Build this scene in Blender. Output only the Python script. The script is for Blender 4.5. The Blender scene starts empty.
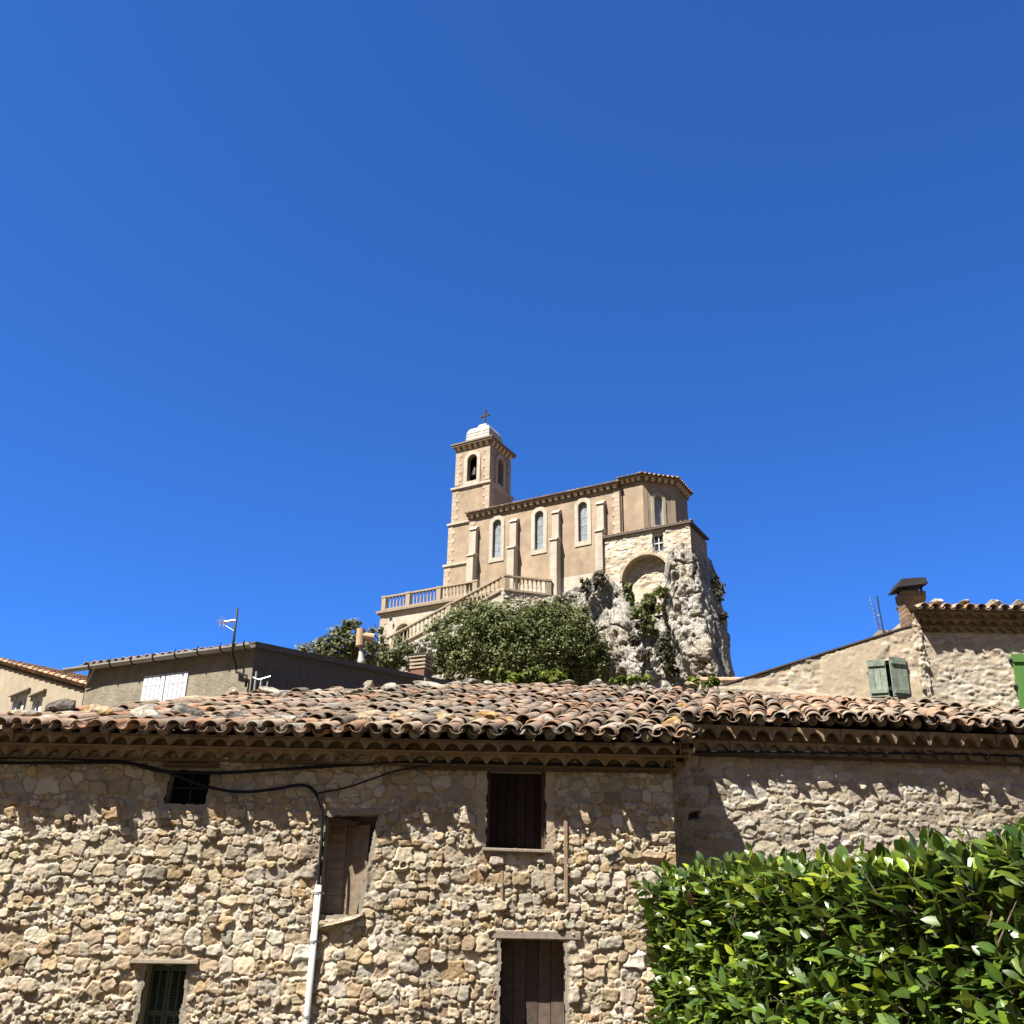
import bpy, bmesh, math, random
import numpy as np
from mathutils import Vector, Matrix
from mathutils.geometry import tessellate_polygon

R = math.radians
SC = bpy.context.scene
COL = SC.collection

# ------------------------------------------------------------------ camera, sky, sun, exposure
PITCH, ROLL, FPX, EYE = R(23.8), R(1.1), 1026.0, 1.6
cam_d = bpy.data.cameras.new("camera")
cam = bpy.data.objects.new("camera", cam_d)
COL.objects.link(cam)
cam.matrix_world = (Matrix.Translation((0, 0, EYE)) @ Matrix.Rotation(R(90) + PITCH, 4, 'X')
                    @ Matrix.Rotation(ROLL, 4, 'Z'))
cam_d.sensor_width = 36.0
cam_d.lens = 36.0 * FPX / 1024.0
cam_d.clip_start = 0.1
cam_d.clip_end = 20000
SC.camera = cam

SUN_EL, SUN_AZ = R(57.5), R(230.0)          # azimuth clockwise from +Y
SUN_DIR = Vector((math.sin(SUN_AZ) * math.cos(SUN_EL), math.cos(SUN_AZ) * math.cos(SUN_EL), math.sin(SUN_EL)))
world = bpy.data.worlds.new("World")
SC.world = world
world.use_nodes = True
wn = world.node_tree
wn.nodes.clear()
sky = wn.nodes.new("ShaderNodeTexSky")
sky.sky_type = 'NISHITA'
sky.sun_disc = False
sky.sun_elevation = SUN_EL
sky.sun_rotation = SUN_AZ
sky.altitude = 7000.0
sky.air_density = 1.0
sky.dust_density = 0.0
sky.ozone_density = 5.0
bg = wn.nodes.new("ShaderNodeBackground")
bg.inputs['Strength'].default_value = 0.05
wo = wn.nodes.new("ShaderNodeOutputWorld")
tint = wn.nodes.new("ShaderNodeMix"); tint.data_type = 'RGBA'; tint.blend_type = 'MULTIPLY'
tint.inputs[0].default_value = 1.0; tint.inputs[7].default_value = (0.73, 1.55, 2.45, 1.0)      # deep Provencal blue
wn.links.new(sky.outputs[0], tint.inputs[6])
wn.links.new(tint.outputs[2], bg.inputs[0])
wn.links.new(bg.outputs[0], wo.inputs[0])

sun_d = bpy.data.lights.new("sun", 'SUN')
sun_d.energy = 5.0
sun_d.angle = R(0.5)
sun_d.color = (1.0, 0.93, 0.82)
sun = bpy.data.objects.new("sun", sun_d)
COL.objects.link(sun)
sun.rotation_euler = SUN_DIR.to_track_quat('Z', 'Y').to_euler()

SC.view_settings.view_transform = 'Standard'
SC.view_settings.look = 'None'
SC.view_settings.gamma = 1.0
SC.view_settings.exposure = 1.55

# ------------------------------------------------------------------ helpers
RX = Vector((math.cos(ROLL), -math.sin(ROLL) * math.sin(PITCH), math.sin(ROLL) * math.cos(PITCH)))
UX = Vector((-math.sin(ROLL), -math.cos(ROLL) * math.sin(PITCH), math.cos(ROLL) * math.cos(PITCH)))
FX = Vector((0, math.cos(PITCH), math.sin(PITCH)))
def ray(px, py): return FX + RX * ((px - 512) / FPX) + UX * ((512 - py) / FPX)
def at(px, py, Y):
    """survey helper: the point seen at a photo position, at a distance Y down the street"""
    d = ray(px, py)
    return d * (Y / d.y) + Vector((0, 0, EYE))

def tag(o, label=None, cat=None, group=None, kind=None):
    if label: o["label"] = label
    if cat: o["category"] = cat
    if group: o["group"] = group
    if kind: o["kind"] = kind
    return o

def empty(name, loc, rz=0.0):
    o = bpy.data.objects.new(name, None)
    COL.objects.link(o)
    o.location = loc
    o.rotation_euler = (0, 0, rz)
    o.empty_display_size = 0.2
    return o

def mesh_np(name, V, faces, mat, parent=None, col=None, smooth=False):
    """faces: list of int arrays (n,k)."""
    V = np.asarray(V, dtype=np.float32)
    me = bpy.data.meshes.new(name)
    faces = [np.asarray(f, dtype=np.int32) for f in faces if len(f)]
    tot = np.concatenate([np.full(len(f), f.shape[1], dtype=np.int32) for f in faces])
    loops = np.concatenate([f.ravel() for f in faces])
    starts = np.concatenate([[0], np.cumsum(tot)[:-1]]).astype(np.int32)
    me.vertices.add(len(V)); me.vertices.foreach_set("co", V.ravel())
    me.loops.add(len(loops)); me.loops.foreach_set("vertex_index", loops)
    me.polygons.add(len(tot)); me.polygons.foreach_set("loop_start", starts)
    me.polygons.foreach_set("loop_total", tot)
    if smooth: me.polygons.foreach_set("use_smooth", np.ones(len(tot), dtype=bool))
    me.update(calc_edges=True)
    if col is not None:
        a = me.color_attributes.new("Col", 'FLOAT_COLOR', 'POINT')
        c = np.ones((len(V), 4), dtype=np.float32); c[:, :3] = col
        a.data.foreach_set("color", c.ravel())
    me.validate()
    me.materials.append(mat)
    o = bpy.data.objects.new(name, me)
    COL.objects.link(o)
    if parent: o.parent = parent
    return o

class MB:
    """collects shapes; build() links them as one mesh object"""
    def __init__(s): s.v = []; s.f = []; s.c = []
    def add(s, vs, fs, col=(1, 1, 1)):
        b = len(s.v)
        s.v += [tuple(v) for v in vs]
        s.f += [tuple(b + i for i in f) for f in fs]
        s.c += [tuple(col)] * len(vs)
        return s
    def box(s, x0, x1, y0, y1, z0, z1, col=(1, 1, 1), M=None):
        vs = [Vector(p) for p in ((x0,y0,z0),(x1,y0,z0),(x1,y1,z0),(x0,y1,z0),(x0,y0,z1),(x1,y0,z1),(x1,y1,z1),(x0,y1,z1))]
        if M is not None: vs = [M @ v for v in vs]
        return s.add(vs, [(0,3,2,1),(4,5,6,7),(0,1,5,4),(1,2,6,5),(2,3,7,6),(3,0,4,7)], col)
    def hexa(s, q0, q1, col=(1, 1, 1)):
        """box from a front quad q0 and a back quad q1 (same order)"""
        return s.add(list(q0) + list(q1), [(0,1,2,3),(7,6,5,4),(0,4,5,1),(1,5,6,2),(2,6,7,3),(3,7,4,0)], col)
    def bar(s, a, b, w, h, col=(1, 1, 1), up=(0, 0, 1)):
        a, b = Vector(a), Vector(b); d = (b - a).normalized()
        u = Vector(up)
        if abs(d.dot(u)) > .98: u = Vector((0, 1, 0))
        r = d.cross(u).normalized(); u = r.cross(d)
        q = lambda p: [p + r*w/2 - u*h/2, p + r*w/2 + u*h/2, p - r*w/2 + u*h/2, p - r*w/2 - u*h/2]
        return s.hexa(q(a), q(b), col)
    def tube(s, pts, rad, n=8, col=(1, 1, 1), cap=True):
        pts = [Vector(p) for p in pts]
        rads = rad if isinstance(rad, (list, tuple)) else [rad] * len(pts)
        vs, fs = [], []
        pr = None
        for i, p in enumerate(pts):
            d = (pts[min(i+1, len(pts)-1)] - pts[max(i-1, 0)]).normalized()
            if pr is None:
                u = Vector((0, 0, 1)) if abs(d.z) < .9 else Vector((1, 0, 0))
                pr = d.cross(u).normalized()
            else:
                pr = (pr - d * pr.dot(d)).normalized()
            q = d.cross(pr)
            for k in range(n):
                t = 2*math.pi*k/n
                vs.append(p + (pr*math.cos(t) + q*math.sin(t)) * rads[i])
        for i in range(len(pts)-1):
            for k in range(n):
                fs.append((i*n+k, i*n+(k+1) % n, (i+1)*n+(k+1) % n, (i+1)*n+k))
        if cap:
            fs.append(tuple(range(n-1, -1, -1))); fs.append(tuple((len(pts)-1)*n+k for k in range(n)))
        return s.add(vs, fs, col)
    def prism(s, poly, fr, d0, d1, col=(1, 1, 1), holes=(), back=True):
        """poly: 2D points; fr(u,v,d)->3D; extruded from d0 (front) to d1; holes: list of 2D loops"""
        loops = [list(poly)] + [list(h) for h in holes]
        flat = [p for l in loops for p in l]
        tris = tessellate_polygon([[Vector((p[0], p[1], 0)) for p in l] for l in loops])
        n = len(flat)
        vs = [fr(p[0], p[1], d0) for p in flat] + [fr(p[0], p[1], d1) for p in flat]
        fs = [tuple(t) for t in tris]
        if back: fs += [tuple(n+i for i in reversed(t)) for t in tris]
        b = 0
        for l in loops:
            m = len(l)
            for i in range(m):
                j = (i+1) % m
                fs.append((b+i, b+j, n+b+j, n+b+i))
            b += m
        return s.add(vs, fs, col)
    def build(s, name, mat, parent=None, smooth=False, off=None, bevel=0.0, fixn=True):
        me = bpy.data.meshes.new(name)
        vs = s.v if off is None else [(v[0]-off[0], v[1]-off[1], v[2]-off[2]) for v in s.v]
        me.from_pydata(vs, [], s.f)
        a = me.color_attributes.new("Col", 'FLOAT_COLOR', 'POINT')
        c = np.ones((len(vs), 4), dtype=np.float32); c[:, :3] = np.array(s.c, dtype=np.float32)
        a.data.foreach_set("color", c.ravel())
        if fixn:
            bm = bmesh.new(); bm.from_mesh(me)
            bmesh.ops.recalc_face_normals(bm, faces=bm.faces)
            bm.to_mesh(me); bm.free()
        if smooth:
            for p in me.polygons: p.use_smooth = True
        me.materials.append(mat)
        o = bpy.data.objects.new(name, me)
        COL.objects.link(o)
        if parent: o.parent = parent
        if bevel:
            md = o.modifiers.new("bevel", 'BEVEL'); md.width = bevel; md.segments = 2; md.limit_method = 'ANGLE'
        return o

# numpy value noise
def _lat(seed, n=64): return np.random.default_rng(seed).random((n, n, n)).astype(np.float32)
_LAT = {}
def vnoise(X, Y, Z, seed=0):
    if seed not in _LAT: _LAT[seed] = _lat(seed)
    L = _LAT[seed]; n = 64
    xi, yi, zi = np.floor(X).astype(int), np.floor(Y).astype(int), np.floor(Z).astype(int)
    fx, fy, fz = X-xi, Y-yi, Z-zi
    fx = fx*fx*(3-2*fx); fy = fy*fy*(3-2*fy); fz = fz*fz*(3-2*fz)
    g = lambda a, b, c: L[(xi+a) % n, (yi+b) % n, (zi+c) % n]
    c00 = g(0,0,0)*(1-fx)+g(1,0,0)*fx; c10 = g(0,1,0)*(1-fx)+g(1,1,0)*fx
    c01 = g(0,0,1)*(1-fx)+g(1,0,1)*fx; c11 = g(0,1,1)*(1-fx)+g(1,1,1)*fx
    return (c00*(1-fy)+c10*fy)*(1-fz)+(c01*(1-fy)+c11*fy)*fz
def fbm(X, Y, Z, seed=0, o=4, gain=.5):
    r = 0; a = 1; t = 0
    for i in range(o):
        r = r + a*vnoise(X*2**i, Y*2**i, Z*2**i, seed+i); t += a; a *= gain
    return r/t
def sstep(a, b, x):
    t = np.clip((x-a)/(b-a), 0, 1); return t*t*(3-2*t)

# ------------------------------------------------------------------ materials
ALB = .82            # one scale for every albedo, set against the sky's brightness
def material(name, color=None, rough=.85, attr=False, nscale=20.0, namt=.25, bump=.0, bscale=None, metal=0.0,
             spec=.3, trans=0.0, big=None, coords='Object', streak=None):
    m = bpy.data.materials.new(name); m.use_nodes = True
    if attr and color is None: color = (1, 1, 1)
    color = tuple(c*ALB for c in color)
    nt = m.node_tree; N = nt.nodes; Lk = nt.links
    b = N["Principled BSDF"]
    b.inputs['Roughness'].default_value = rough
    b.inputs['Metallic'].default_value = metal
    b.inputs['Specular IOR Level'].default_value = spec
    tc = N.new("ShaderNodeTexCoord")
    if attr:
        src = N.new("ShaderNodeAttribute"); src.attribute_name = "Col"; csock = src.outputs['Color']
        if color is not None:
            mu = N.new("ShaderNodeMix"); mu.data_type = 'RGBA'; mu.blend_type = 'MULTIPLY'; mu.inputs[0].default_value = 1
            Lk.new(csock, mu.inputs[6]); mu.inputs[7].default_value = (*color, 1); csock = mu.outputs[2]
    else:
        src = N.new("ShaderNodeRGB"); src.outputs[0].default_value = (*color, 1); csock = src.outputs[0]
    def mulnoise(csock, sc, amt, det=6.0):
        n = N.new("ShaderNodeTexNoise"); n.inputs['Scale'].default_value = sc; n.inputs['Detail'].default_value = det
        n.inputs['Roughness'].default_value = .65
        Lk.new(tc.outputs[coords], n.inputs['Vector'])
        mr = N.new("ShaderNodeMapRange"); mr.inputs[1].default_value = .25; mr.inputs[2].default_value = .75
        mr.inputs[3].default_value = 1-amt; mr.inputs[4].default_value = 1+amt
        Lk.new(n.outputs['Fac'], mr.inputs[0])
        mx = N.new("ShaderNodeMix"); mx.data_type = 'RGBA'; mx.blend_type = 'MULTIPLY'; mx.inputs[0].default_value = 1
        Lk.new(csock, mx.inputs[6]); Lk.new(mr.outputs[0], mx.inputs[7])
        return mx.outputs[2], n
    csock, n1 = mulnoise(csock, nscale, namt)
    if streak:
        csock, n3 = mulnoise(csock, streak[0], streak[1], 5.0)
        mp = N.new("ShaderNodeMapping"); mp.inputs['Scale'].default_value = (1, 1, .10)
        Lk.new(tc.outputs[coords], mp.inputs['Vector']); Lk.new(mp.outputs[0], n3.inputs['Vector'])
    if big: csock, n2 = mulnoise(csock, big[0], big[1], 3.0)
    Lk.new(csock, b.inputs['Base Color'])
    if bump:
        bn = N.new("ShaderNodeTexNoise"); bn.inputs['Scale'].default_value = bscale or nscale*2
        bn.inputs['Detail'].default_value = 8; bn.inputs['Roughness'].default_value = .7
        Lk.new(tc.outputs[coords], bn.inputs['Vector'])
        bp = N.new("ShaderNodeBump"); bp.inputs['Strength'].default_value = 1.0; bp.inputs['Distance'].default_value = bump
        Lk.new(bn.outputs['Fac'], bp.inputs['Height']); Lk.new(bp.outputs[0], b.inputs['Normal'])
    if trans:
        t = N.new("ShaderNodeBsdfTranslucent"); ms = N.new("ShaderNodeMixShader"); ms.inputs[0].default_value = trans
        hs = N.new("ShaderNodeHueSaturation"); hs.inputs['Hue'].default_value = .48; hs.inputs['Value'].default_value = 1.8
        Lk.new(csock, hs.inputs['Color']); Lk.new(hs.outputs[0], t.inputs['Color'])
        Lk.new(b.outputs[0], ms.inputs[1]); Lk.new(t.outputs[0], ms.inputs[2])
        Lk.new(ms.outputs[0], N["Material Output"].inputs[0])
    return m

M_RUBBLE = material("rubble_stone", attr=True, rough=.92, nscale=45, namt=.22, bump=.006, bscale=70, spec=.15)
M_TILE = material("clay_tile", attr=True, rough=.9, nscale=26, namt=.42, bump=.004, bscale=60, spec=.15, big=(3.2, .35))
M_TILE_FAR = material("clay_tile_far", attr=True, rough=.9, nscale=9, namt=.25, spec=.15)
M_GENOISE = material("cornice_tile", (.25, .18, .115), rough=.9, nscale=16, namt=.3, bump=.004, bscale=50, spec=.15)
M_ROUGHMORTAR = material("rough_mortar", (.33, .285, .215), rough=.95, nscale=14, namt=.45, bump=.06, bscale=10, spec=.1)
M_MORTAR = material("lime_mortar", (.44, .38, .29), rough=.95, nscale=30, namt=.25, bump=.01, bscale=40, spec=.1)
M_WOOD = material("weathered_wood", (.10, .062, .040), rough=.85, nscale=18, namt=.4, bump=.003, bscale=60)
M_GREYWOOD = material("grey_timber", (.27, .23, .185), rough=.88, nscale=22, namt=.3, bump=.004, bscale=60)
M_BROWNPOST = material("brown_timber", (.30, .20, .13), rough=.88, nscale=22, namt=.3, bump=.004, bscale=60)
M_DARK = material("dark_interior", (.012, .010, .009), rough=.95, nscale=5, namt=.2, spec=.05)  # near-black colour stands in for unlit space behind openings
M_IRON = material("dark_iron", (.03, .027, .026), rough=.6, nscale=30, namt=.3, metal=.3)
M_CABLE = material("black_cable", (.010, .010, .011), rough=.7, nscale=10, namt=.1, spec=.2)
M_PVC = material("white_conduit", (.60, .60, .59), rough=.45, nscale=9, namt=.16, spec=.4)
M_GREENSH = material("dark_green_paint", (.075, .10, .060), rough=.6, nscale=30, namt=.25)
M_PALEGREEN = material("worn_green_paint", attr=True, rough=.8, nscale=14, namt=.35, big=(4, .35))
M_BRIGHTGREEN = material("green_paint", (.10, .23, .06), rough=.55, nscale=14, namt=.1)
M_WHITEPAINT = material("white_paint", (.66, .68, .72), rough=.55, nscale=12, namt=.08)
M_RENDER_A = material("beige_render", (.37, .315, .23), rough=.93, nscale=3.5, namt=.18, streak=(4, .07), bump=.01, bscale=14, big=(.8, .12))
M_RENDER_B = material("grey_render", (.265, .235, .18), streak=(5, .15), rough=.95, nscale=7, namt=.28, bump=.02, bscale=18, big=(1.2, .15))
M_GABLE_B = material("shaded_gable_render", (.13, .115, .10), rough=.95, nscale=9, namt=.3, bump=.01, bscale=20)  # gable shade put into the colour, darker than the front render
M_STUCCO = material("church_stucco", (.355, .275, .192), rough=.93, nscale=1.2, namt=.14, big=(.3, .25), streak=(1.1, .10), bump=.01, bscale=8)
M_ASHLAR = material("pale_limestone", (.48, .43, .35), rough=.9, nscale=2.0, namt=.2, streak=(2.0, .2), bump=.01, bscale=6)
M_CORNICE = material("cornice_stone", (.30, .24, .175), rough=.9, nscale=2.0, namt=.2)
M_DOME = material("dome_stone", (.46, .44, .40), rough=.8, nscale=2.5, namt=.2, streak=(3, .2))
M_GLASS = material("leaded_glass", (.26, .31, .36), rough=.22, nscale=2.2, namt=.45, spec=.6)  # bluish base colour stands in for reflected sky
M_BLACKGLASS = material("dark_glass", (.04, .045, .05), rough=.12, nscale=3, namt=.2, spec=.6)
M_ROCK = material("limestone_rock", attr=True, rough=.95, nscale=3.5, namt=.4, bump=.10, bscale=9.0, spec=.1)
def _rockbump():
    nt = M_ROCK.node_tree; N = nt.nodes; Lk = nt.links; b = N["Principled BSDF"]
    tc = N.new("ShaderNodeTexCoord"); mp = N.new("ShaderNodeMapping"); mp.inputs['Scale'].default_value = (1, 1, .4)
    Lk.new(tc.outputs['Object'], mp.inputs['Vector'])
    n = N.new("ShaderNodeTexNoise"); n.inputs['Scale'].default_value = 2.6; n.inputs['Detail'].default_value = 9; n.inputs['Roughness'].default_value = .72
    v = N.new("ShaderNodeTexVoronoi"); v.feature = 'DISTANCE_TO_EDGE'; v.inputs['Scale'].default_value = 1.5
    Lk.new(mp.outputs[0], n.inputs['Vector']); Lk.new(mp.outputs[0], v.inputs['Vector'])
    mr = N.new("ShaderNodeMapRange"); mr.inputs[1].default_value = 0; mr.inputs[2].default_value = .16; Lk.new(v.outputs['Distance'], mr.inputs[0])
    ad = N.new("ShaderNodeMath"); ad.operation = 'MULTIPLY_ADD'; ad.inputs[1].default_value = .35; Lk.new(mr.outputs[0], ad.inputs[0]); Lk.new(n.outputs['Fac'], ad.inputs[2])
    old = b.inputs['Normal'].links[0].from_node
    bp = N.new("ShaderNodeBump"); bp.inputs['Distance'].default_value = .5; bp.inputs['Strength'].default_value = 1
    Lk.new(ad.outputs[0], bp.inputs['Height']); Lk.new(old.outputs[0], bp.inputs['Normal']); Lk.new(bp.outputs[0], b.inputs['Normal'])
_rockbump()
M_STONE = material("lichen_stone", attr=True, rough=.95, nscale=24, namt=.6, bump=.025, bscale=22, spec=.1, big=(7, .45))
M_LAUREL = material("laurel_leaf", attr=True, rough=.34, nscale=30, namt=.2, spec=.45, trans=.15)
M_LEAF = material("leaf", attr=True, rough=.6, nscale=2, namt=.1, spec=.25, trans=.2)
M_TWIG = material("twig_bark", (.11, .085, .06), rough=.9, nscale=40, namt=.3)
M_CORE = material("hedge_shade_fill", (.016, .018, .010), rough=1, nscale=12, namt=.5, spec=.0)  # near-black colour painted in for the shade inside the hedge
M_GROUND = material("dry_ground", (.10, .077, .048), rough=.95, nscale=1.5, namt=.25, coords='Object')
M_STREET = material("street_earth", (.082, .062, .038), rough=.95, nscale=25, namt=.25)
M_HILL = material("scrub_hill", (.12, .09, .04), rough=.95, nscale=.3, namt=.5)
M_ZINC = material("zinc_gutter", (.44, .42, .39), rough=.55, nscale=8, namt=.15, metal=.1)
M_BRICK = material("brick", attr=True, rough=.9, nscale=12, namt=.3)
M_TERRA = material("terracotta", (.44, .32, .21), rough=.85, nscale=6, namt=.15)
M_METALCAP = material("rusty_sheet", (.016, .013, .012), rough=.9, nscale=10, namt=.4)
M_ALU = material("aluminium", (.55, .56, .58), rough=.4, nscale=6, namt=.08, metal=.6)
M_BAL = material("baluster_stone", (.37, .305, .225), rough=.9, nscale=3, namt=.15)

# ------------------------------------------------------------------ ground, street, hill
def sheet(name, xs, ys, zf, mat, kind='structure'):
    X, Y = np.meshgrid(xs, ys); Z = zf(X, Y)
    V = np.stack([X, Y, Z], -1).reshape(-1, 3)
    nx, ny = len(xs), len(ys)
    i = (np.arange(ny-1)[:, None]*nx + np.arange(nx-1)[None, :]).ravel()
    o = mesh_np(name, V, [np.stack([i, i+1, i+nx+1, i+nx], -1)], mat, smooth=True)
    o["kind"] = kind
    return o
sheet("ground", np.array([-6000, -60, 60, 6000.]), np.array([-6000, -50, 30, 9000.]), lambda X, Y: X*0, M_GROUND)
sheet("street", np.linspace(-40, 40, 3), np.linspace(-4, 11.05, 3), lambda X, Y: X*0+.004, M_STREET)
def hill_z(X, Y):
    z = 17.5*sstep(22, 76, Y - .35*np.abs(X-4))*(1-sstep(30, 75, np.abs(X-4)))*(1-sstep(110, 180, Y))
    return z - .3 + 1.0*(fbm(X*.12, Y*.12, X*0, 3)-.5)*sstep(25, 40, Y)
sheet("hill", np.linspace(-90, 95, 90), np.linspace(18, 190, 90), hill_z, M_HILL)
# unseen hills, added to block low sky and cut the blue fill light
def sky_block_hills():
    az = np.radians(np.linspace(52, 308, 120)); r = np.array([60, 110, 170, 240, 330, 430, 560, 760.])
    A, Rr = np.meshgrid(az, r)
    edge = sstep(0, 1, np.minimum(np.degrees(A)-52, 308-np.degrees(A))/22)
    Z = (290*sstep(50, 440, Rr)*edge)*(.85+.3*fbm(A*3, Rr*.004, A*0, 7, 3))-.5
    X, Y = Rr*np.sin(A), Rr*np.cos(A)
    V = np.stack([X, Y, Z], -1).reshape(-1, 3); nx = len(az)
    i = (np.arange(len(r)-1)[:, None]*nx+np.arange(nx-1)[None, :]).ravel()
    o = mesh_np("hill", V, [np.stack([i, i+nx, i+nx+1, i+1], -1)], material("sky_block_hillside", (.045, .040, .026), rough=1, nscale=.02, namt=.4), smooth=True)
    o["kind"] = "structure"
sky_block_hills()

# ------------------------------------------------------------------ rubble masonry
PAL_BARN = np.array([(.46,.38,.26),(.45,.35,.22),(.49,.42,.31),(.52,.46,.36),(.42,.33,.21),(.44,.32,.18),(.47,.41,.32),(.38,.34,.27),(.50,.41,.28),(.54,.48,.38),(.34,.26,.17),(.45,.40,.31),(.48,.40,.29),(.46,.38,.27)])
PAL_BARN = (PAL_BARN*.90+PAL_BARN.mean(1, keepdims=True)*.10)*1.0
PAL_RIGHT = np.array([(.46,.38,.26),(.48,.42,.32),(.42,.34,.22),(.50,.45,.36),(.40,.34,.25),(.44,.36,.24)])
PAL_RIGHT = (PAL_RIGHT*.72+PAL_RIGHT.mean(1, keepdims=True)*.28)*.95
PAL_PALE = np.array([(.56,.49,.37),(.52,.44,.31),(.60,.54,.43),(.50,.41,.27),(.58,.50,.38),(.54,.42,.30)])
PAL_PALE = PAL_PALE*.78+PAL_PALE.mean(1, keepdims=True)*.22
def poly_sd(U, Z, poly):
    """signed distance-like value for a convex counter-clockwise polygon, negative inside"""
    d = np.full(U.shape, -1e9)
    m = len(poly)
    for i in range(m):
        (x0, z0), (x1, z1) = poly[i], poly[(i+1) % m]
        L = math.hypot(x1-x0, z1-z0)
        d = np.maximum(d, ((U-x0)*(z1-z0) - (Z-z0)*(x1-x0))/L)
    return d
def rubble(name, mat, parent, O, ux, W, H, step, seed, rows=(.07,.15), asp=(.9,2.1), relief=(.015,.05), fill=None,
           openings=(), reveal=.28, pal=PAL_BARN, mortar=(.43,.37,.28), shape=None, groove=.02, jamb=.0, warp=.03, fillamt=.03, dome=.5, patches=(), rough=1.0, tiltamt=1.0):
    rng = np.random.default_rng(seed)
    ux = np.array([ux[0], ux[1], 0.0]); ux /= np.linalg.norm(ux)
    nrm = np.array([ux[1], -ux[0], 0.0])
    O = np.array(O, float)
    u = np.arange(0, W+step/2, step); z = np.arange(0, H+step/2, step)
    U, Z = np.meshgrid(u, z)
    Uw = U + warp*(fbm(U*7, Z*7, U*0, seed+20, 3)-.5)*2
    Zw = Z + warp*(fbm(U*7, Z*7, U*0+9, seed+20, 3)-.5)*2
    F1 = np.full(U.shape, 9.0); F2 = np.full(U.shape, 9.0); ID = np.zeros(U.shape, int)
    seeds = []
    zz = 0.0
    while zz < H+.1:
        rh = rng.uniform(*rows); x = -rng.uniform(0, .2)
        while x < W+.1:
            w = rh*rng.uniform(*asp)
            if rng.random() < .12:
                k = 2
                for j in range(k):
                    seeds.append((x+w/2*.7+rng.normal(0,.01), zz+rh*(j+.5)/k, w*.36, rh*.27))
                w *= .7
            elif rng.random() < .13:
                k = rng.uniform(1.15, 1.6); seeds.append((x+w/2, zz+rh*.5+rng.normal(0,.03), w*.5*k, rh*.5*k))
            elif rng.random() < .14:
                for j in range(3): seeds.append((x+w*(.15+.33*j), zz+rh*(.3+.4*rng.random()), w*.17, rh*rng.uniform(.2,.42)))
            else:
                seeds.append((x+w/2, zz+rh*.5+rng.normal(0,rh*.17), w*.5*rng.uniform(.85,1.1), rh*.5*rng.uniform(.8,1.1)))
            x += w*rng.uniform(.95, 1.08)
        zz += rh*.93
    for i, (sx, sz, ax, az) in enumerate(seeds):
        m = 2.3
        i0, i1 = int((sx-ax*m)/step), int((sx+ax*m)/step)+2
        j0, j1 = int((sz-az*m)/step), int((sz+az*m)/step)+2
        i0, j0 = max(i0, 0), max(j0, 0); i1, j1 = min(i1, len(u)), min(j1, len(z))
        if i0 >= i1 or j0 >= j1: continue
        dx = np.abs(Uw[j0:j1, i0:i1]-sx)/ax; dz = np.abs(Zw[j0:j1, i0:i1]-sz)/az
        p = rng.uniform(2.0, 3.4)
        d = (dx**p+dz**p)**(1/p)
        a = F1[j0:j1, i0:i1]; b = F2[j0:j1, i0:i1]; c = ID[j0:j1, i0:i1]
        nb = np.where(d < a, a, np.minimum(b, d)); F2[j0:j1, i0:i1] = nb
        c[d < a] = i; F1[j0:j1, i0:i1] = np.minimum(a, d)
    n = len(seeds)
    S = np.array(seeds)
    hi = rng.uniform(*relief, n) * np.where(rng.random(n) < .12, 1.35, 1) * np.where(rng.random(n) < .15, .5, 1)
    tu = rng.normal(0, .10*tiltamt, n); tz = rng.normal(-.02, .12*tiltamt, n)
    ci = pal[rng.integers(0, len(pal), n)] * rng.uniform(.8, 1.16, (n, 1)) * (1+rng.normal(0, .014, (n, 3)))
    g = np.minimum(F2-F1, (1.25-F1)*1.2)
    prof = sstep(0.0, dome, g)**.5
    lu = (U-S[ID, 0]); lz = (Z-S[ID, 1])
    micro = fbm(U*24, Z*30, ID*.37, seed+30, 4)-.5
    facet = np.abs(fbm(U*13, Z*15, ID*.91, seed+37, 3)-.5)
    mid = fbm(U*9, Z*9, ID*.77, seed+35, 2)-.5
    h = prof*(hi[ID] + tu[ID]*lu + tz[ID]*lz + .034*mid*rough + .026*micro*rough - .05*rough*facet)
    mort = .010*(fbm(U*30, Z*30, U*0, seed+40, 4)-.5)
    low = fbm(U*1.1, Z*1.3, U*0+3, seed+50, 3)
    fl = np.zeros_like(U) if fill is None else fill(U, Z, low)
    lvl = -groove*(1-fl) + fillamt*fl + mort + .012*(fbm(U*6, Z*6, U*0, seed+60, 3)-.5)*(fl > 0)
    tone = fbm(U*.9, Z*1.2, U*0+5, seed+55, 3)-.5
    t = sstep(-.006, .006, h-lvl)
    hh = np.maximum(h, lvl)
    col = ci[ID]*(.86+.28*fbm(U*14, Z*14, ID*.5, seed+70, 3))[..., None]
    mc = np.array(mortar)*(.85+.3*fbm(U*12, Z*12, U*0, seed+80, 3))[..., None]
    col = col*(1+.5*tone[..., None]*np.array([.9, 1.0, 1.15]))
    C = col*t[..., None]+mc*(1-t[..., None])
    keep = np.ones(U.shape, bool)
    for op in openings:
        sd = poly_sd(U, Z, op)
        sd = sd + .018*(fbm(U*14, Z*14, U*0, seed+90, 3)-.5)*2
        if jamb:
            k = 1-sstep(jamb*.4, jamb, sd+.04*(fbm(U*9, Z*9, U*0, seed+91, 2)-.5))
            hh = hh*(1-k)+(.022+.6*mort)*k; C = C*(1-k[..., None])+mc*k[..., None]
        k = 1-sstep(.0, .03, sd)
        hh = hh*(1-k)+np.minimum(hh, .02)*k
        keep &= sd > 0
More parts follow.
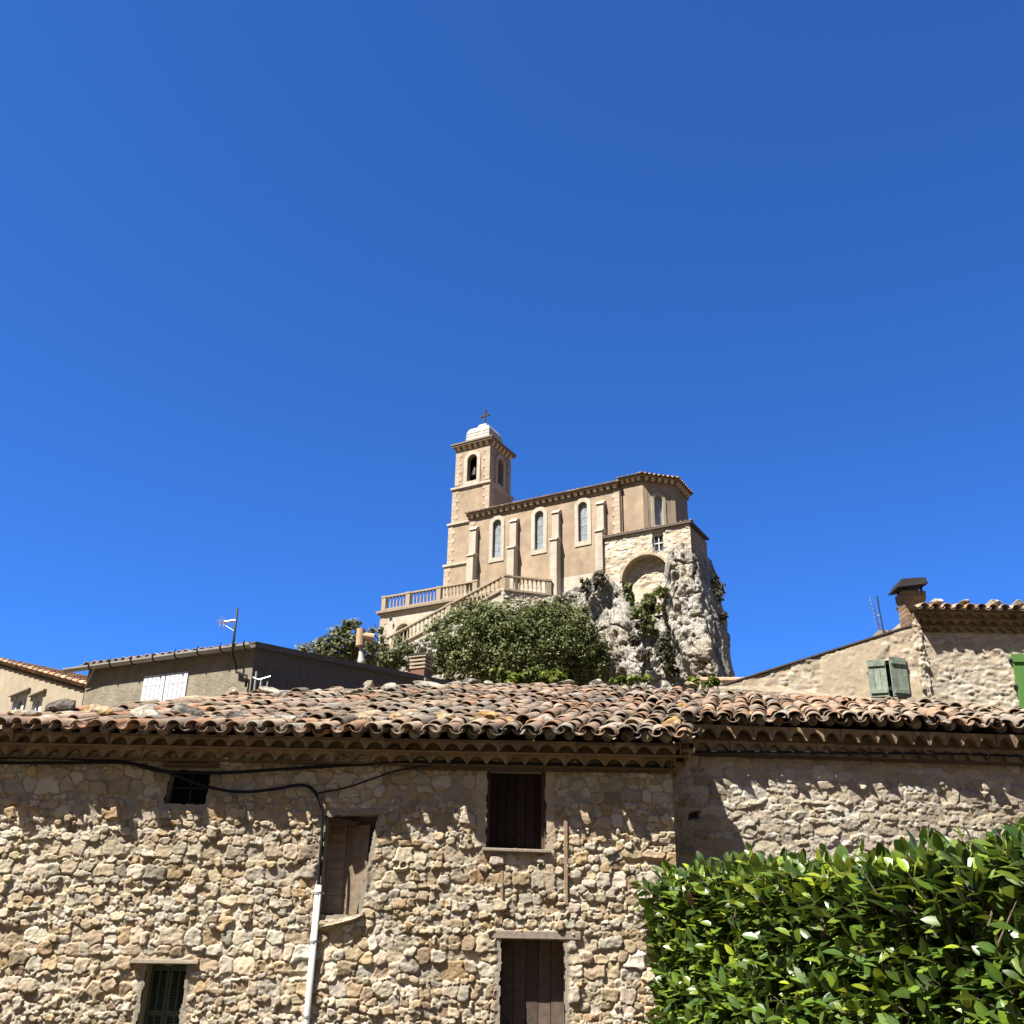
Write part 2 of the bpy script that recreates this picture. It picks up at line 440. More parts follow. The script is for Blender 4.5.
    for (op, hgt, pc) in patches:
        sd = poly_sd(U, Z, op)+.03*(fbm(U*9, Z*9, U*0, seed+92, 3)-.5)*2
        k = 1-sstep(0, .03, sd)
        hh = hh*(1-k)+(hgt+1.2*mort)*k; C = C*(1-k[..., None])+(np.array(pc)*(.85+.3*fbm(U*12, Z*12, U*0, seed+80, 3))[..., None])*k[..., None]
    if shape is not None: keep &= shape(U, Z, low)
    P = O + U[..., None]*ux + hh[..., None]*nrm + Z[..., None]*np.array([0, 0, 1.])
    V = P.reshape(-1, 3); CC = C.reshape(-1, 3)
    nx = len(u)
    kq = keep[:-1, :-1] & keep[1:, :-1] & keep[:-1, 1:] & keep[1:, 1:]
    jj, ii = np.nonzero(kq)
    i = jj*nx+ii
    q = np.stack([i, i+1, i+nx+1, i+nx], -1)
    used = np.zeros(len(V), bool); used[q.ravel()] = True
    mp = np.cumsum(used)-1
    V = V[used]; CC = CC[used]; q = mp[q]
    ex_v, ex_f, ex_c = [], [], []
    for op in openings:
        m = len(op); b = len(V)+len(ex_v)
        c0 = np.mean(np.array(op), 0)
        for dd in (.0, -reveal):
            for (a_, b_) in op:
                a2 = c0[0]+(a_-c0[0])*1.0 ; b2 = c0[1]+(b_-c0[1])*1.0
                ex_v.append(O+a2*ux+(dd+.012 if dd == 0 else dd)*nrm+np.array([0, 0, b2])); ex_c.append(np.array(mortar)*.95)
        for k in range(m):
            ex_f.append((b+k, b+(k+1) % m, b+m+(k+1) % m, b+m+k))
    if ex_v:
        V = np.concatenate([V, np.array(ex_v)]); CC = np.concatenate([CC, np.array(ex_c)])
        return mesh_np(name, V, [q, np.array(ex_f)], mat, parent, CC)
    return mesh_np(name, V, [q], mat, parent, CC)

# ------------------------------------------------------------------ canal-tile roofs
TILE_COLS = .70*np.array([(.42,.27,.18),(.45,.30,.20),(.38,.26,.18),(.34,.26,.20),(.40,.31,.23),(.30,.25,.20),(.44,.33,.24),(.47,.27,.16),(.36,.29,.22),(.26,.22,.18),(.50,.38,.27)])
TILE_COLS = (TILE_COLS*.86+TILE_COLS.mean(1, keepdims=True)*.14)*np.array([1.04, 1.0, .97])
class Tiles:
    def __init__(s, seed): s.V = []; s.F = []; s.C = []; s.n = 0; s.rng = np.random.default_rng(seed)
    def tile(s, p, d, n, L, r0, r1, thick=.014, arc=math.pi*.98, up=True, seg=7, col=(.4, .3, .2), lift=.55):
        """half-pipe from p (lower end) along d; n = roof normal; r0 lower, r1 upper radius"""
        p = np.array(p); d = np.array(d)/np.linalg.norm(d); n = np.array(n); n = n-d*n.dot(d); n /= np.linalg.norm(n)
        w = np.cross(d, n)
        th = np.linspace(-arc/2, arc/2, seg+1)
        sg = 1 if up else -1
        rings = []
        for (t, r, dr) in ((0, r0, 0), (L, r1, 0), (0, r0-thick, 0), (L, r1-thick, 0)):
            rings.append(p+d*t + np.sin(th)[:, None]*w*r + sg*(np.cos(th)[:, None]*r*lift*1.7 - (.0 if up else 0))*n)
        V = np.concatenate(rings)
        m = seg+1; b = s.n
        k = np.arange(seg)
        f = [np.stack([b+k, b+k+1, b+m+k+1, b+m+k], -1), np.stack([b+2*m+k+1, b+2*m+k, b+3*m+k, b+3*m+k+1], -1),
             np.stack([b+k+1, b+k, b+2*m+k, b+2*m+k+1], -1)]
        s.V.append(V); s.F += f; s.n += len(V)
        s.C.append(np.tile(np.array(col), (len(V), 1)))
    def build(s, name, mat, parent):
        return mesh_np(name, np.concatenate(s.V), [np.concatenate(s.F)], mat, parent, np.concatenate(s.C))

# ------------------------------------------------------------------ the old stone barn
YW = 11.17
barn = tag(empty("stone_barn", (0, 0, 0)), "old rubble stone barn across the foreground, low canal tile roof, wooden doors and small windows", "barn")
LO = -9.4
LW_W = 1.76-LO
def U(x): return x-LO
def rect(x0, x1, z0, z1): return [(U(x0), z0), (U(x1), z0), (U(x1), z1), (U(x0), z1)]
op_small = [(U(-3.60), 3.09), (U(-3.18), 3.09), (U(-3.16), 3.42), (U(-3.575), 3.43)]
op_niche = [(U(-1.885), 2.04), (U(-1.50), 2.03), (U(-1.345), 3.03), (U(-1.885), 2.98)]
op_loft = rect(-.20, .41, 2.70, 3.50)
op_door = rect(-.02, .605, -.0, 1.83)
op_louv = [(U(-3.56), .35), (U(-3.15), .35), (U(-3.14), 1.535), (U(-3.53), 1.535)]
def fill_left(Uu, Zz, low):
    x = Uu+LO
    top = sstep(2.85, 3.2, Zz + .5*(low-.5))*(.15+.85*sstep(.46, .6, low + .08*(x > -2.2)))
    mid = sstep(.58, .68, low)*.7
    around = .9*(1-sstep(.05, .22, np.abs(Zz-1.75) + .0)) * ((np.abs(x+.15) < .25) | (np.abs(x-.75) < .2))*.6
    return np.clip(np.maximum(np.maximum(top, mid), around), 0, 1)
rubble("wall", M_RUBBLE, barn, (LO, YW, 0), (1, 0), LW_W, 3.62, .0095, 11, rows=(.06, .155), asp=(.7, 1.55), relief=(.018, .046), rough=.6, tiltamt=.7,
       fill=fill_left, openings=[op_small, op_niche, op_loft, op_door, op_louv], reveal=.24, jamb=.08, groove=.032, dome=.23, fillamt=.016, mortar=(.31,.275,.22),
       patches=[([(U(.415),2.3),(U(.50),2.3),(U(.50),3.5),(U(.415),3.5)], .035, (.42,.34,.25)),
                ([(U(-.31),2.75),(U(-.205),2.72),(U(-.205),3.5),(U(-.29),3.5)], .03, (.42,.36,.27))])
# right, set-back wing
A4 = R(4)
UR = (math.cos(A4), math.sin(A4)); NR = (math.sin(A4), -math.cos(A4))
def fill_right(Uu, Zz, low): return sstep(.50, .68, low)*.5
rubble("wall", M_RUBBLE, barn, (1.70, 11.85, 0), UR, 6.8, 4.0, .0105, 23, rows=(.06, .135), asp=(1.1, 2.6), relief=(.008, .026),
       fill=fill_right, openings=[], pal=PAL_RIGHT, groove=.028, dome=.19, mortar=(.28,.25,.20), fillamt=.006, rough=.55, tiltamt=.6,
       patches=[([(.36,3.14),(.45,3.14),(.45,3.19),(.36,3.19)], -.05, (.05,.04,.035))])
# end return of the left block and the body behind the faces
body = MB()
for bx in ((1.70, 1.76, YW+.02, 11.95, 0, 3.70), (LO, LO+.3, YW+.02, 12.6, 0, 3.55), (8.3, 8.5, 12.40, 14, 0, 4.0)):
    body = MB(); body.box(*bx, (.42, .36, .27)); body.build("end_wall", M_RUBBLE, barn)
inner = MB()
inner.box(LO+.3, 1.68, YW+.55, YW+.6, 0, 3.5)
inner.build("dark_backing", M_DARK, barn)  # black sheet painted as the darkness seen through the openings

# doors and windows of the barn
def planks(mb, x0, x1, z0, z1, y, n, rng, th=.03):
    w = (x1-x0)/n
    for i in range(n):
        c = rng.uniform(.7, 1.25)
        mb.box(x0+i*w+.003, x0+(i+1)*w-.003, y+rng.uniform(0, .008), y+th, z0, z1, (c, c, c))
rg = random.Random(4)
M_PLANK = material("door_planks", (.12, .088, .068), attr=True, rough=.85, nscale=16, namt=.4, bump=.003, bscale=70)
M_PLANKD = material("loft_planks", (.026, .014, .010), attr=True, rough=.85, nscale=16, namt=.5, bump=.003, bscale=70)
d = MB(); planks(d, -.02, .605, .02, 1.84, YW+.20, 5, rg)
door = d.build("door", M_PLANK, barn); door["label"] = "dark plank door with its lower boards lit by the sun"  # same boards top to bottom; the paler lower part is sunlight
h = MB(); h.tube([(.06, YW+.165, .95), (.06, YW+.165, 1.08)], .009, 6); h.box(.05, .07, YW+.165, YW+.20, .95, .965); h.box(.05, .07, YW+.165, YW+.20, 1.065, 1.08)
h.build("handle", M_IRON, door)
d = MB(); planks(d, -.20, .41, 2.70, 3.52, YW+.19, 6, rg)
loft = d.build("loft_door", M_PLANKD, barn)
for fx in ((.375, .408, YW+.06, YW+.18, 2.71, 3.5), (-.197, -.175, YW+.10, YW+.185, 2.71, 3.5)):
    f = MB(); f.box(*fx); f.build("jamb", M_WOOD, loft)
b = MB(); b.box(-.145, .775, YW-.035, YW+.16, 1.835, 1.915); b.build("lintel", M_GREYWOOD, barn, bevel=.008)
b = MB(); b.box(.605, .645, YW-.045, YW+.05, 2.16, 3.03); b.build("timber_post", M_BROWNPOST, barn, bevel=.006)
b = MB(); b.box(-.045, -.015, YW-.04, YW+.05, 1.97, 2.48); b.build("timber_post", M_BROWNPOST, barn, bevel=.006)
b = MB(); b.bar((-.24, YW-.03, 2.685), (.47, YW-.03, 2.675), .10, .035); b.build("sill", M_GREYWOOD, barn, bevel=.008)
# small upper window
w = MB(); w.box(-3.6, -3.16, YW+.16, YW+.18, 3.08, 3.45)
win = w.build("window", M_DARK, barn)
fr = MB()
for (x0, x1, z0, z1) in ((-3.6,-3.575,3.09,3.44),(-3.185,-3.155,3.09,3.44),(-3.575,-3.185,3.085,3.11),(-3.395,-3.375,3.11,3.44),(-3.575,-3.185,3.26,3.28)):
    fr.box(x0, x1, YW+.12, YW+.155, z0, z1)
fr.build("frame", M_IRON, win)
b = MB(); b.bar((-3.66, YW-.03, 3.475), (-3.08, YW-.03, 3.485), .12, .03); b.bar((-3.62, YW-.02, 3.53), (-3.12, YW-.02, 3.535), .10, .025)
b.build("lintel", M_WOOD, barn, bevel=.006)
M_OLDBOARD = material('old_board', (.20, .155, .11), rough=.9, nscale=20, namt=.35, bump=.003, bscale=60, streak=(12, .3))
# broken niche, half walled up
b = MB()
for k in range(11):
    z0 = 2.05+k*.088
    c = rg.choice([(.22,.13,.085),(.25,.17,.11),(.26,.21,.155),(.20,.11,.075),(.27,.21,.15)])
    b.box(-1.87+rg.uniform(0,.02), -1.70+rg.uniform(-.012,.012), YW+.185+rg.uniform(0,.02), YW+.34, z0, z0+.078, c)
b.box(-1.89, -1.69, YW+.198, YW+.35, 2.03, 3.02, (.25,.20,.15)); b.box(-1.69, -1.33, YW+.237, YW+.26, 2.03, 3.04, (.20,.165,.125))
b.build("brick_infill", M_BRICK, barn)
b = MB(); b.hexa([(-1.70,YW+.20,2.03),(-1.46,YW+.10,2.02),(-1.43,YW+.10,2.93),(-1.68,YW+.20,2.93)], [(-1.70,YW+.235,2.03),(-1.46,YW+.14,2.02),(-1.43,YW+.14,2.93),(-1.68,YW+.235,2.93)])
b.build("leaning_board", M_OLDBOARD, barn, bevel=.004)
b = MB(); b.hexa([(-1.84,YW-.02,3.00),(-1.26,YW-.03,3.015),(-1.24,YW-.03,3.085),(-1.70,YW-.02,3.075)], [(-1.84,YW+.2,3.00),(-1.26,YW+.2,3.015),(-1.24,YW+.2,3.085),(-1.70,YW+.2,3.075)])
b.build("lintel", M_GREYWOOD, barn, bevel=.01)
b = MB(); b.hexa([(-1.86,YW+.02,2.955),(-1.60,YW+.02,2.90),(-1.55,YW+.02,2.94),(-1.86,YW+.02,3.0)], [(-1.86,YW+.16,2.955),(-1.60,YW+.16,2.90),(-1.55,YW+.16,2.94),(-1.86,YW+.16,3.0)])
b.build("lintel", M_WOOD, barn, bevel=.008)
# louvred window
def louvre(x0, x1, z0, z1, y):
    m = MB()
    s = .028
    m.box(x0, x0+s, y, y+.03, z0, z1); m.box(x1-s, x1, y, y+.03, z0, z1)
    for z in (z0, (z0+z1)/2+.16, z1-.05): m.box(x0+s, x1-s, y+.002, y+.028, z, z+.05)
    z = z0+.055
    while z < z1-.06:
        m.hexa([(x0+s,y+.004,z),(x1-s,y+.004,z),(x1-s,y+.008,z+.008),(x0+s,y+.008,z+.008)], [(x0+s,y+.024,z+.014),(x1-s,y+.024,z+.014),(x1-s,y+.028,z+.022),(x0+s,y+.028,z+.022)])
        z += .026
    m.box((x0+x1)/2-.008, (x0+x1)/2+.008, y+.001, y+.025, z0+.05, z1-.05)
    return m
sh = MB(); sh.box(-3.56, -3.14, YW+.21, YW+.215, .3, 1.54)
lw = sh.build("window", M_DARK, barn)
louvre(-3.535, -3.348, .3, 1.53, YW+.16).build("shutter", M_GREENSH, lw)
louvre(-3.342, -3.150, .3, 1.53, YW+.16).build("shutter", M_GREENSH, lw)
b = MB(); b.hexa([(-3.69,YW-.09,1.545),(-3.02,YW-.08,1.55),(-3.06,YW-.07,1.585),(-3.67,YW-.08,1.59)], [(-3.69,YW+.15,1.545),(-3.02,YW+.15,1.55),(-3.06,YW+.15,1.585),(-3.67,YW+.15,1.59)])
b.build("lintel", M_GREYWOOD, barn, bevel=.008)

# genoise: rows of tile arches under the eaves
def genoise_row(mb, O, ux, W, z0, hgt, proj, pitch=.205, rnd=None, phase=0.0, arch=.72, depth=.14, flip=0):
    ux = Vector((ux[0], ux[1], 0)).normalized(); n = Vector((ux.y, -ux.x, 0)); O = Vector(O)
    P = lambda u, d, z: O + ux*u + n*d + Vector((0, 0, z))
    u = phase
    K = 8
    while u < W-.01:
        pw = pitch*(1+rnd.uniform(-.06, .06)); u1 = min(u+pw, W)
        hr = hgt*(arch+.08)*rnd.uniform(.9, 1.05); dj = rnd.uniform(-.012, .012); c = rnd.uniform(.75, 1.2); cc = (c, c*rnd.uniform(.93, 1.03), c*rnd.uniform(.9, 1.03))
        prof = []
        for k in range(K+1):
            t = k/K; prof.append((u+(u1-u)*(.05+.9*t), z0+hr*math.sin(math.pi*t)**.75))
        prof = [(u, z0)]+prof+[(u1, z0)]
        top = z0+hgt
        vs, fs = [], []
        for (a, zz) in prof:
            vs += [P(a, proj+dj, zz), P(a, proj+dj, top), P(a, proj+dj-depth, zz*.6+.4*(z0+hgt*.5))]
        for k in range(len(prof)-1):
            a = 3*k; b_ = 3*(k+1)
            fs.append((a, b_, b_+1, a+1)); fs.append((a, a+2, b_+2, b_))
        vs += [P(u, proj+dj, top), P(u1, proj+dj, top), P(u1, -.0, top), P(u, -.0, top)]
        q = len(vs)-4; fs.append((q, q+1, q+2, q+3))
        vs += [P(u, proj+dj-depth, z0-.004), P(u1, proj+dj-depth, z0-.004), P(u1, proj+dj-depth, top), P(u, proj+dj-depth, top)]
        q = len(vs)-4; fs.append((q, q+1, q+2, q+3))
        mb.add(vs, fs, cc)
        u = u1
rr = random.Random(8)
M_GENA = material("cornice_clay", (.27, .20, .13), attr=True, rough=.9, nscale=16, namt=.3, bump=.004, bscale=50, spec=.15)
gm = MB()
genoise_row(gm, (LO, YW, 0), (1, 0), 1.80-LO, 3.545, .105, .12, rnd=rr)
genoise_row(gm, (LO, YW, 0), (1, 0), 1.92-LO, 3.660, .112, .24, rnd=rr, phase=.06)
gm.box(LO, 1.78, YW-.09, YW+.05, 3.523, 3.543, (.55, .5, .45))
gm.box(LO, 1.90, YW-.20, YW+.05, 3.651, 3.659, (1.0, .95, .9))
# return of the cornice on the end of the left block
genoise_row(gm, (1.78, YW-.15, 0), (0, 1), .8, 3.545, .105, .10, rnd=rr)
genoise_row(gm, (1.78, YW-.30, 0), (0, 1), .95, 3.660, .112, .18, rnd=rr)
gm.build("eaves_cornice", M_GENA, barn, fixn=False)
gm = MB()
genoise_row(gm, (1.9, 11.865, 0), UR, 6.7, 3.868, .128, .10, rnd=rr)
genoise_row(gm, (1.9, 11.865, 0), UR, 6.7, 4.004, .150, .185, rnd=rr, phase=.07)
gm.add([(1.75,11.865,3.999),(8.6,12.34,3.999),(8.6,12.23,3.999),(1.75,11.76,3.999)], [(0,1,2,3)], (1, .95, .9))
gm.add([(1.75,11.87,3.85),(8.6,12.35,3.85),(8.6,12.35,4.10),(1.75,11.87,4.10)], [(0,1,2,3)], (1, .95, .9))
gm.build("eaves_cornice", M_GENA, barn, fixn=False)
b = MB(); b.bar((-1.1, YW-.045, 3.50), (1.74, YW-.045, 3.515), .07, .035); b.build("wall_plate", M_WOOD, barn)
b = MB(); b.bar((1.8, 11.82, 3.838), (8.4, 11.82+6.6*math.tan(A4), 3.843), .07, .03); b.build("wall_plate", M_WOOD, barn)

# the roof
RS = .345
YE, ZE = 10.815, 3.757
def roof_z(x, y):
    return ZE + RS*(y-YE) + (.09*max(0, 1-(y-11.4)/3.5)*min(1, max(0, (x-1.9)/.12)) if x > 1.9 else 0) + .035*(float(vnoise(np.float64(x*.5), np.float64(y*.5), np.float64(0), 77))-.5)*2
BX = [-9,-5.85,-5.42,-4.95,-4.35,-3.87,-3.22,-1.78,-1.0,.2,1.6,3.24,4.08,5.3,5.85,6.35,6.94,9]
BY = [10.97,11.0,11.15,11.9,13.1,14.15,14.55,15.45,15.95,16.4,16.5,16.0,15.4,14.4,14.1,13.5,13.0,12.8]
def back_y(x): return float(np.interp(x, BX, BY))
def eave_y(x): return YE if x < 1.98 else 11.635+.07*(x-1.98)
SK = R(13)
td = np.array([math.sin(SK), math.cos(SK), RS*math.cos(SK)]); td /= np.linalg.norm(td)
tn = np.array([0, -RS, 1.]); tn /= np.linalg.norm(tn)
T = Tiles(5)
rng = T.rng
x0 = -11.4
PIT = .205
while x0 < 9.2:
    # start on the eaves
    for kind in (0, 1):
        xs = x0+(PIT/2 if kind == 0 else 0)
        s = 0.0; first = True
        xa, ya = xs, YE
        if xs > 1.98:
            pass
        k = 0
        while True:
            L = .42; ex = .31*(1+rng.normal(0, .04))
            px, py = xs+td[0]*s, YE+td[1]*s
            s += ex; k += 1
            if py > back_y(px) or k > 40: break
            if py < eave_y(px)-.01:
                if eave_y(px)-py < .32 and px > 1.98:      # first tile of the set-back eaves
                    dlt = eave_y(px)-py; px += dlt*math.tan(SK); py = eave_y(px)+rng.normal(0, .012); first = True; s += dlt-.0
                    s = (py-YE)/td[1]+ex
                else: continue
            if px < LO-.2 or px > 8.7: continue
            z = roof_z(px, py)
            c = TILE_COLS[rng.integers(len(TILE_COLS))]*rng.uniform(.82, 1.22)
            if rng.random() < .05: c = np.array([.34, .31, .26])*rng.uniform(.75, 1.1)
            low = float(vnoise(np.float64(px*.8), np.float64(py*.8), np.float64(2), 90))
            c = c*(1-.22*max(0, low-.45)*2) + np.array([.08, .075, .065])*max(0, low-.5)
            if px > -3 and px < 3.5: c = c*.96*np.array([.97, 1.0, 1.02])
            dj = td + np.array([rng.normal(0, .085), 0, rng.normal(0, .032)])
            pj = np.array([px+rng.normal(0, .016), py+rng.normal(0, .022), z+abs(rng.normal(0, .010))])
            if first: pj[1] += rng.normal(0, .03)
            if kind == 0:   # cover
                T.tile(pj+tn*(.052+abs(rng.normal(0, .008))), dj-tn*.035, tn, L, .092*rng.uniform(.92, 1.06), .074, col=c, lift=.47, seg=8 if py < 13 else 6, thick=.017)
            else:           # channel
                if first: pj = pj-td*.03
                T.tile(pj+tn*.085, dj-tn*.045, tn, L, .078, .098, up=False, col=c*.85, lift=.48, seg=6 if py < 13 else 4, thick=.015)
            first = False
    x0 += PIT*(1+rng.normal(0, .02))
roof = T.build("roof", M_TILE, barn)
# bedding mortar under the tiles, the mortar plugs in the eaves tiles
dk = MB()
xs = np.linspace(LO-.1, 8.6, 60)
vs, fs = [], []
for x in xs:
    ye, yb = eave_y(x)+.10, back_y(x)+.1
    for t in np.linspace(0, 1, 14):
        y = ye+(yb-ye)*t; vs.append((x, y, ZE+RS*(y-YE)-.045))
for i in range(len(xs)-1):
    for j in range(13): fs.append((i*14+j, (i+1)*14+j, (i+1)*14+j+1, i*14+j+1))
nb = len(vs)
for i, x in enumerate(xs): vs.append((x, back_y(x)+.1, 0))
for i in range(len(xs)-1): fs.append((i*14+13, (i+1)*14+13, nb+i+1, nb+i))
dk.add(vs, fs, (.33, .27, .2))
pl = dk
pl.add([(1.90,10.86,3.70),(1.90,11.95,3.70),(1.90,11.95,ZE+RS*1.18),(1.90,10.86,ZE+.06)], [(0,1,2,3)], (.40,.34,.25))
pl.add([(1.3,10.90,3.755),(1.97,10.90,3.755),(1.97,11.95,3.755+RS*1.05),(1.3,11.95,3.755+RS*1.05)], [(0,1,2,3)], (.20,.16,.12))
x = LO
while x < 8.4:
    if rr.random() < .93:
        y = eave_y(x)+.05; z = roof_z(x, y)+.075
        pl.tube([(x+rr.uniform(-.01,.01), y+rr.uniform(-.012,.02), z-.045), (x+.01, y+.02, z-.035), (x+.012, y+.14, z-.02)], [rr.uniform(.03,.045), rr.uniform(.058,.07), .07], 8, rr.choice([(.20,.17,.13),(.27,.23,.18),(.15,.125,.10)]))
    x += PIT
dk.build("roof_deck", M_RUBBLE, barn, fixn=False)

# ------------------------------------------------------------------ stones on the roof
def rock_mesh(name, loc, size, seed, color, mat=M_STONE, patch=None, sub=3, rot=0.0, tilt=0.0, rough=.55):
    bm = bmesh.new()
    bmesh.ops.create_icosphere(bm, subdivisions=sub, radius=1.0)
    rng = random.Random(seed)
    planes = [(Vector((rng.gauss(0,1), rng.gauss(0,1), rng.gauss(0,1))).normalized(), rng.uniform(.5, .85)) for _ in range(9)]
    P = np.array([v.co for v in bm.verts])
    nz = fbm(P[:,0]*1.5+seed*3.1, P[:,1]*1.5+5, P[:,2]*1.5+9, 101, 4)
    for i, v in enumerate(bm.verts):
        p = v.co.copy()
        for n, dd in planes:
            t = p.dot(n)
            if t > dd: p -= n*(t-dd)
        p *= 1+(nz[i]-.5)*rough
        v.co = Vector((p.x*size[0], p.y*size[1], p.z*size[2]))
    bmesh.ops.rotate(bm, verts=bm.verts, cent=(0,0,0), matrix=Matrix.Rotation(rot, 3, 'Z') @ Matrix.Rotation(tilt, 3, 'Y'))
    me = bpy.data.meshes.new(name); bm.to_mesh(me); bm.free()
    a = me.color_attributes.new("Col", 'FLOAT_COLOR', 'POINT')
    c = np.ones((len(P), 4), dtype=np.float32)
    base = np.array(color)
    k = sstep(.5, .6, fbm(P[:,0]*1.3+seed, P[:,1]*1.3, P[:,2]*1.3, 111, 3))[:, None]
    c[:, :3] = base*(1-k)+np.array(patch if patch else base*.7)*k
    a.data.foreach_set("color", c.ravel())
    me.materials.append(mat)
    o = bpy.data.objects.new(name, me); COL.objects.link(o); o.location = loc
    return o
GREY, PALE, TANC, ORA, PINK, DARKS = (.24,.225,.195), (.40,.37,.31), (.36,.29,.20), (.38,.235,.095), (.34,.255,.205), (.12,.11,.10)
def on_roof(px, py):
    d = ray(px, py)
    # intersect the view ray with the roof plane
    t = (ZE+.10-EYE-RS*YE)/(d.z-RS*d.y)
    p = d*t + Vector((0, 0, EYE)); return p
RSTONES = [
 # px, py, width px, height px, colour, lichen, label
 (26,714,36,10,TANC,GREY,"flat tan stone at the far left end of the tiled eaves"),
 (60,706,34,17,DARKS,PALE,"big dark grey stone on the eaves below the two small attic windows"),
 (42,717,18,8,PALE,DARKS,"small wedge shaped stone just left of the big dark eaves stone"),
 (97,709,30,17,TANC,ORA,"orange tan stone on the eaves between the attic windows and white shutters"),
 (147,711,32,18,PALE,GREY,"rough pale grey stone on the eaves below the left half of the white shutters"),
 (187,711,32,15,DARKS,GREY,"long blackish stone on the eaves below the right half of the white shutters"),
 (231,691,18,11,PINK,DARKS,"pinkish brown wedge stone under the foot of the antenna pole"),
 (270,690,24,9,PALE,TANC,"long pale stone at the roof top below the corner of the dark gable"),
 (283,694,9,8,DARKS,GREY,"little dark stone beside the long pale stone at the roof top"),
 (240,714,26,14,DARKS,PINK,"dark stone on the eaves straight below the antenna pole"),
 (282,716,24,15,GREY,PALE,"mottled grey stone on the eaves below the small metal bracket"),
 (301,716,14,11,DARKS,GREY,"small dark stone right of the mottled grey eaves stone"),
 (363,718,18,14,TANC,PALE,"tan pointed stone on the eaves right of the roof's first dip"),
 (382,719,14,10,DARKS,GREY,"small blackish stone between two tan eaves stones"),
 (396,716,16,12,TANC,ORA,"upright brown stone on the eaves left of the grey slab"),
 (415,715,22,9,PALE,GREY,"flat pale slab on the eaves left of the orange stone"),
 (444,717,24,13,TANC,ORA,"tan stone with orange lichen on the eaves above the wall between window and loft door"),
 (470,718,20,10,TANC,PALE,"low tan stone on the eaves just left of the loft door"),
 (488,714,24,17,ORA,TANC,"large orange lichened stone on the eaves above the loft door"),
 (507,720,18,9,ORA,DARKS,"low orange stone right above the loft door's middle"),
 (545,719,26,15,PALE,GREY,"whitish stone on the eaves above the right jamb of the loft door"),
 (610,726,28,13,PALE,TANC,"cream stone on the eaves over the blank wall right of the loft door"),
 (637,721,24,13,TANC,GREY,"tan stone on the eaves beside the cream stone"),
 (683,708,16,15,ORA,TANC,"upper orange lichened stone at the inner corner of the eaves"),
 (674,722,22,17,ORA,PALE,"lower orange lichened stone on the last tiles of the left eaves"),
 (709,711,26,9,PINK,PALE,"pinkish slab at the start of the set-back eaves"),
 (733,711,15,12,PALE,PINK,"pale square stone on the set-back eaves"),
 (750,714,14,14,ORA,DARKS,"orange stone on the set-back eaves with a dark stone in front"),
 (754,720,14,10,DARKS,GREY,"dark stone in front of the orange stone on the set-back eaves"),
 (352,690,18,7,GREY,DARKS,"low grey stone at the roof top under the dark gable wall"),
 (369,684,13,12,TANC,PALE,"upright tan stone on the roof top below the terracotta flue"),
 (390,686,20,10,GREY,PALE,"blocky grey stone on the roof top right of the upright tan stone"),
 (430,684,34,9,GREY,PALE,"long grey stone on the roof top below the louvred chimney"),
 (469,681,20,9,GREY,DARKS,"grey humped stone on the roof top below the left part of the big bush"),
 (489,682,12,8,GREY,PALE,"small grey stone on the roof top left of the bright green weeds"),
 (566,681,18,7,TANC,GREY,"flat tan stone on the roof top right of the bright green weeds"),
 (597,681,18,8,PALE,GREY,"pale white stone on the roof top below the rock face"),
 (690,683,14,6,TANC,PINK,"flat tan stone on the roof top below the dark cleft of the rock"),
]
for i, (px, py, w, hgt, c, pc, lab) in enumerate(RSTONES):
    p = on_roof(px, py+hgt*.35)
    dist = (p-Vector((0, 0, EYE))).length
    sx = w*dist/FPX/2*1.05; sz = hgt*dist/FPX/2*1.05
    o = rock_mesh("roof_stone", p+Vector((0, .03, sz*.45-.01)), (sx, max(sx*.62, sz), sz), 10+i*7, c, patch=pc, rot=rg.uniform(-.35, .35), tilt=rg.uniform(-.22, .22))
    tag(o, lab, "stone", "loose stones weighing down the barn roof")

ss = rock_mesh("sill_stone", (-1.62, YW-.02, 1.965), (.27, .10, .045), 777, (.30,.255,.19), patch=(.26,.22,.17), tilt=-.25, rough=.35); ss.parent = barn
ss = rock_mesh("sill_stone", (-1.86, YW-.01, 1.93), (.16, .10, .05), 778, (.36,.30,.21), patch=(.30,.25,.18), tilt=-.1, rough=.35); ss.parent = barn
# ------------------------------------------------------------------ cables and conduit
def cable(label, pts, rad, name="cable", cat="cable", mat=None, n=8):
    # smooth the polyline
    P = [Vector(p) for p in pts]; out = []
    for i in range(len(P)-1):
        p0, p1, p2, p3 = P[max(i-1,0)], P[i], P[i+1], P[min(i+2,len(P)-1)]
        for k in range(6):
            t = k/6
            out.append(.5*((2*p1)+(-p0+p2)*t+(2*p0-5*p1+4*p2-p3)*t*t+(-p0+3*p1-3*p2+p3)*t**3))
    out.append(P[-1])
    m = MB(); m.tube(out, rad, n)
    o = m.build(name, mat or M_CABLE, None, smooth=True)
    return tag(o, label, cat)
yc = YW-.075
cable("thick black cable bundle sagging under the eaves along the whole left barn wall", [at(x, y, yc) for x, y in ((-40,763),(60,763),(125,763),(160,771),(215,773),(270,770),(350,765),(430,762),(520,764),(600,765),(668,767))], .017)
cable("black cable looping below the small window, then down into the white conduit", [at(x, y, yc) for x, y in ((-40,757),(60,758),(120,762),(160,770),(205,786),(240,792),(275,789),(300,785),(313,790),(321,806),(322,835),(320,860),(318,890))], .016)
cable("thin black cable rising from the loop's bend towards the eaves", [at(x, y, yc) for x, y in ((318,793),(345,788),(372,779),(400,770),(440,765),(480,764))], .009)
cable("black cable stretched under the eaves of the set-back right wing", [at(x, y, 11.76+.07*max(0,(X-2)))for x, y, X in ((680,752,2),(760,752,2.8),(860,753,3.9),(960,754,5),(1040,757,6),(1080,758,6.5))], .014)
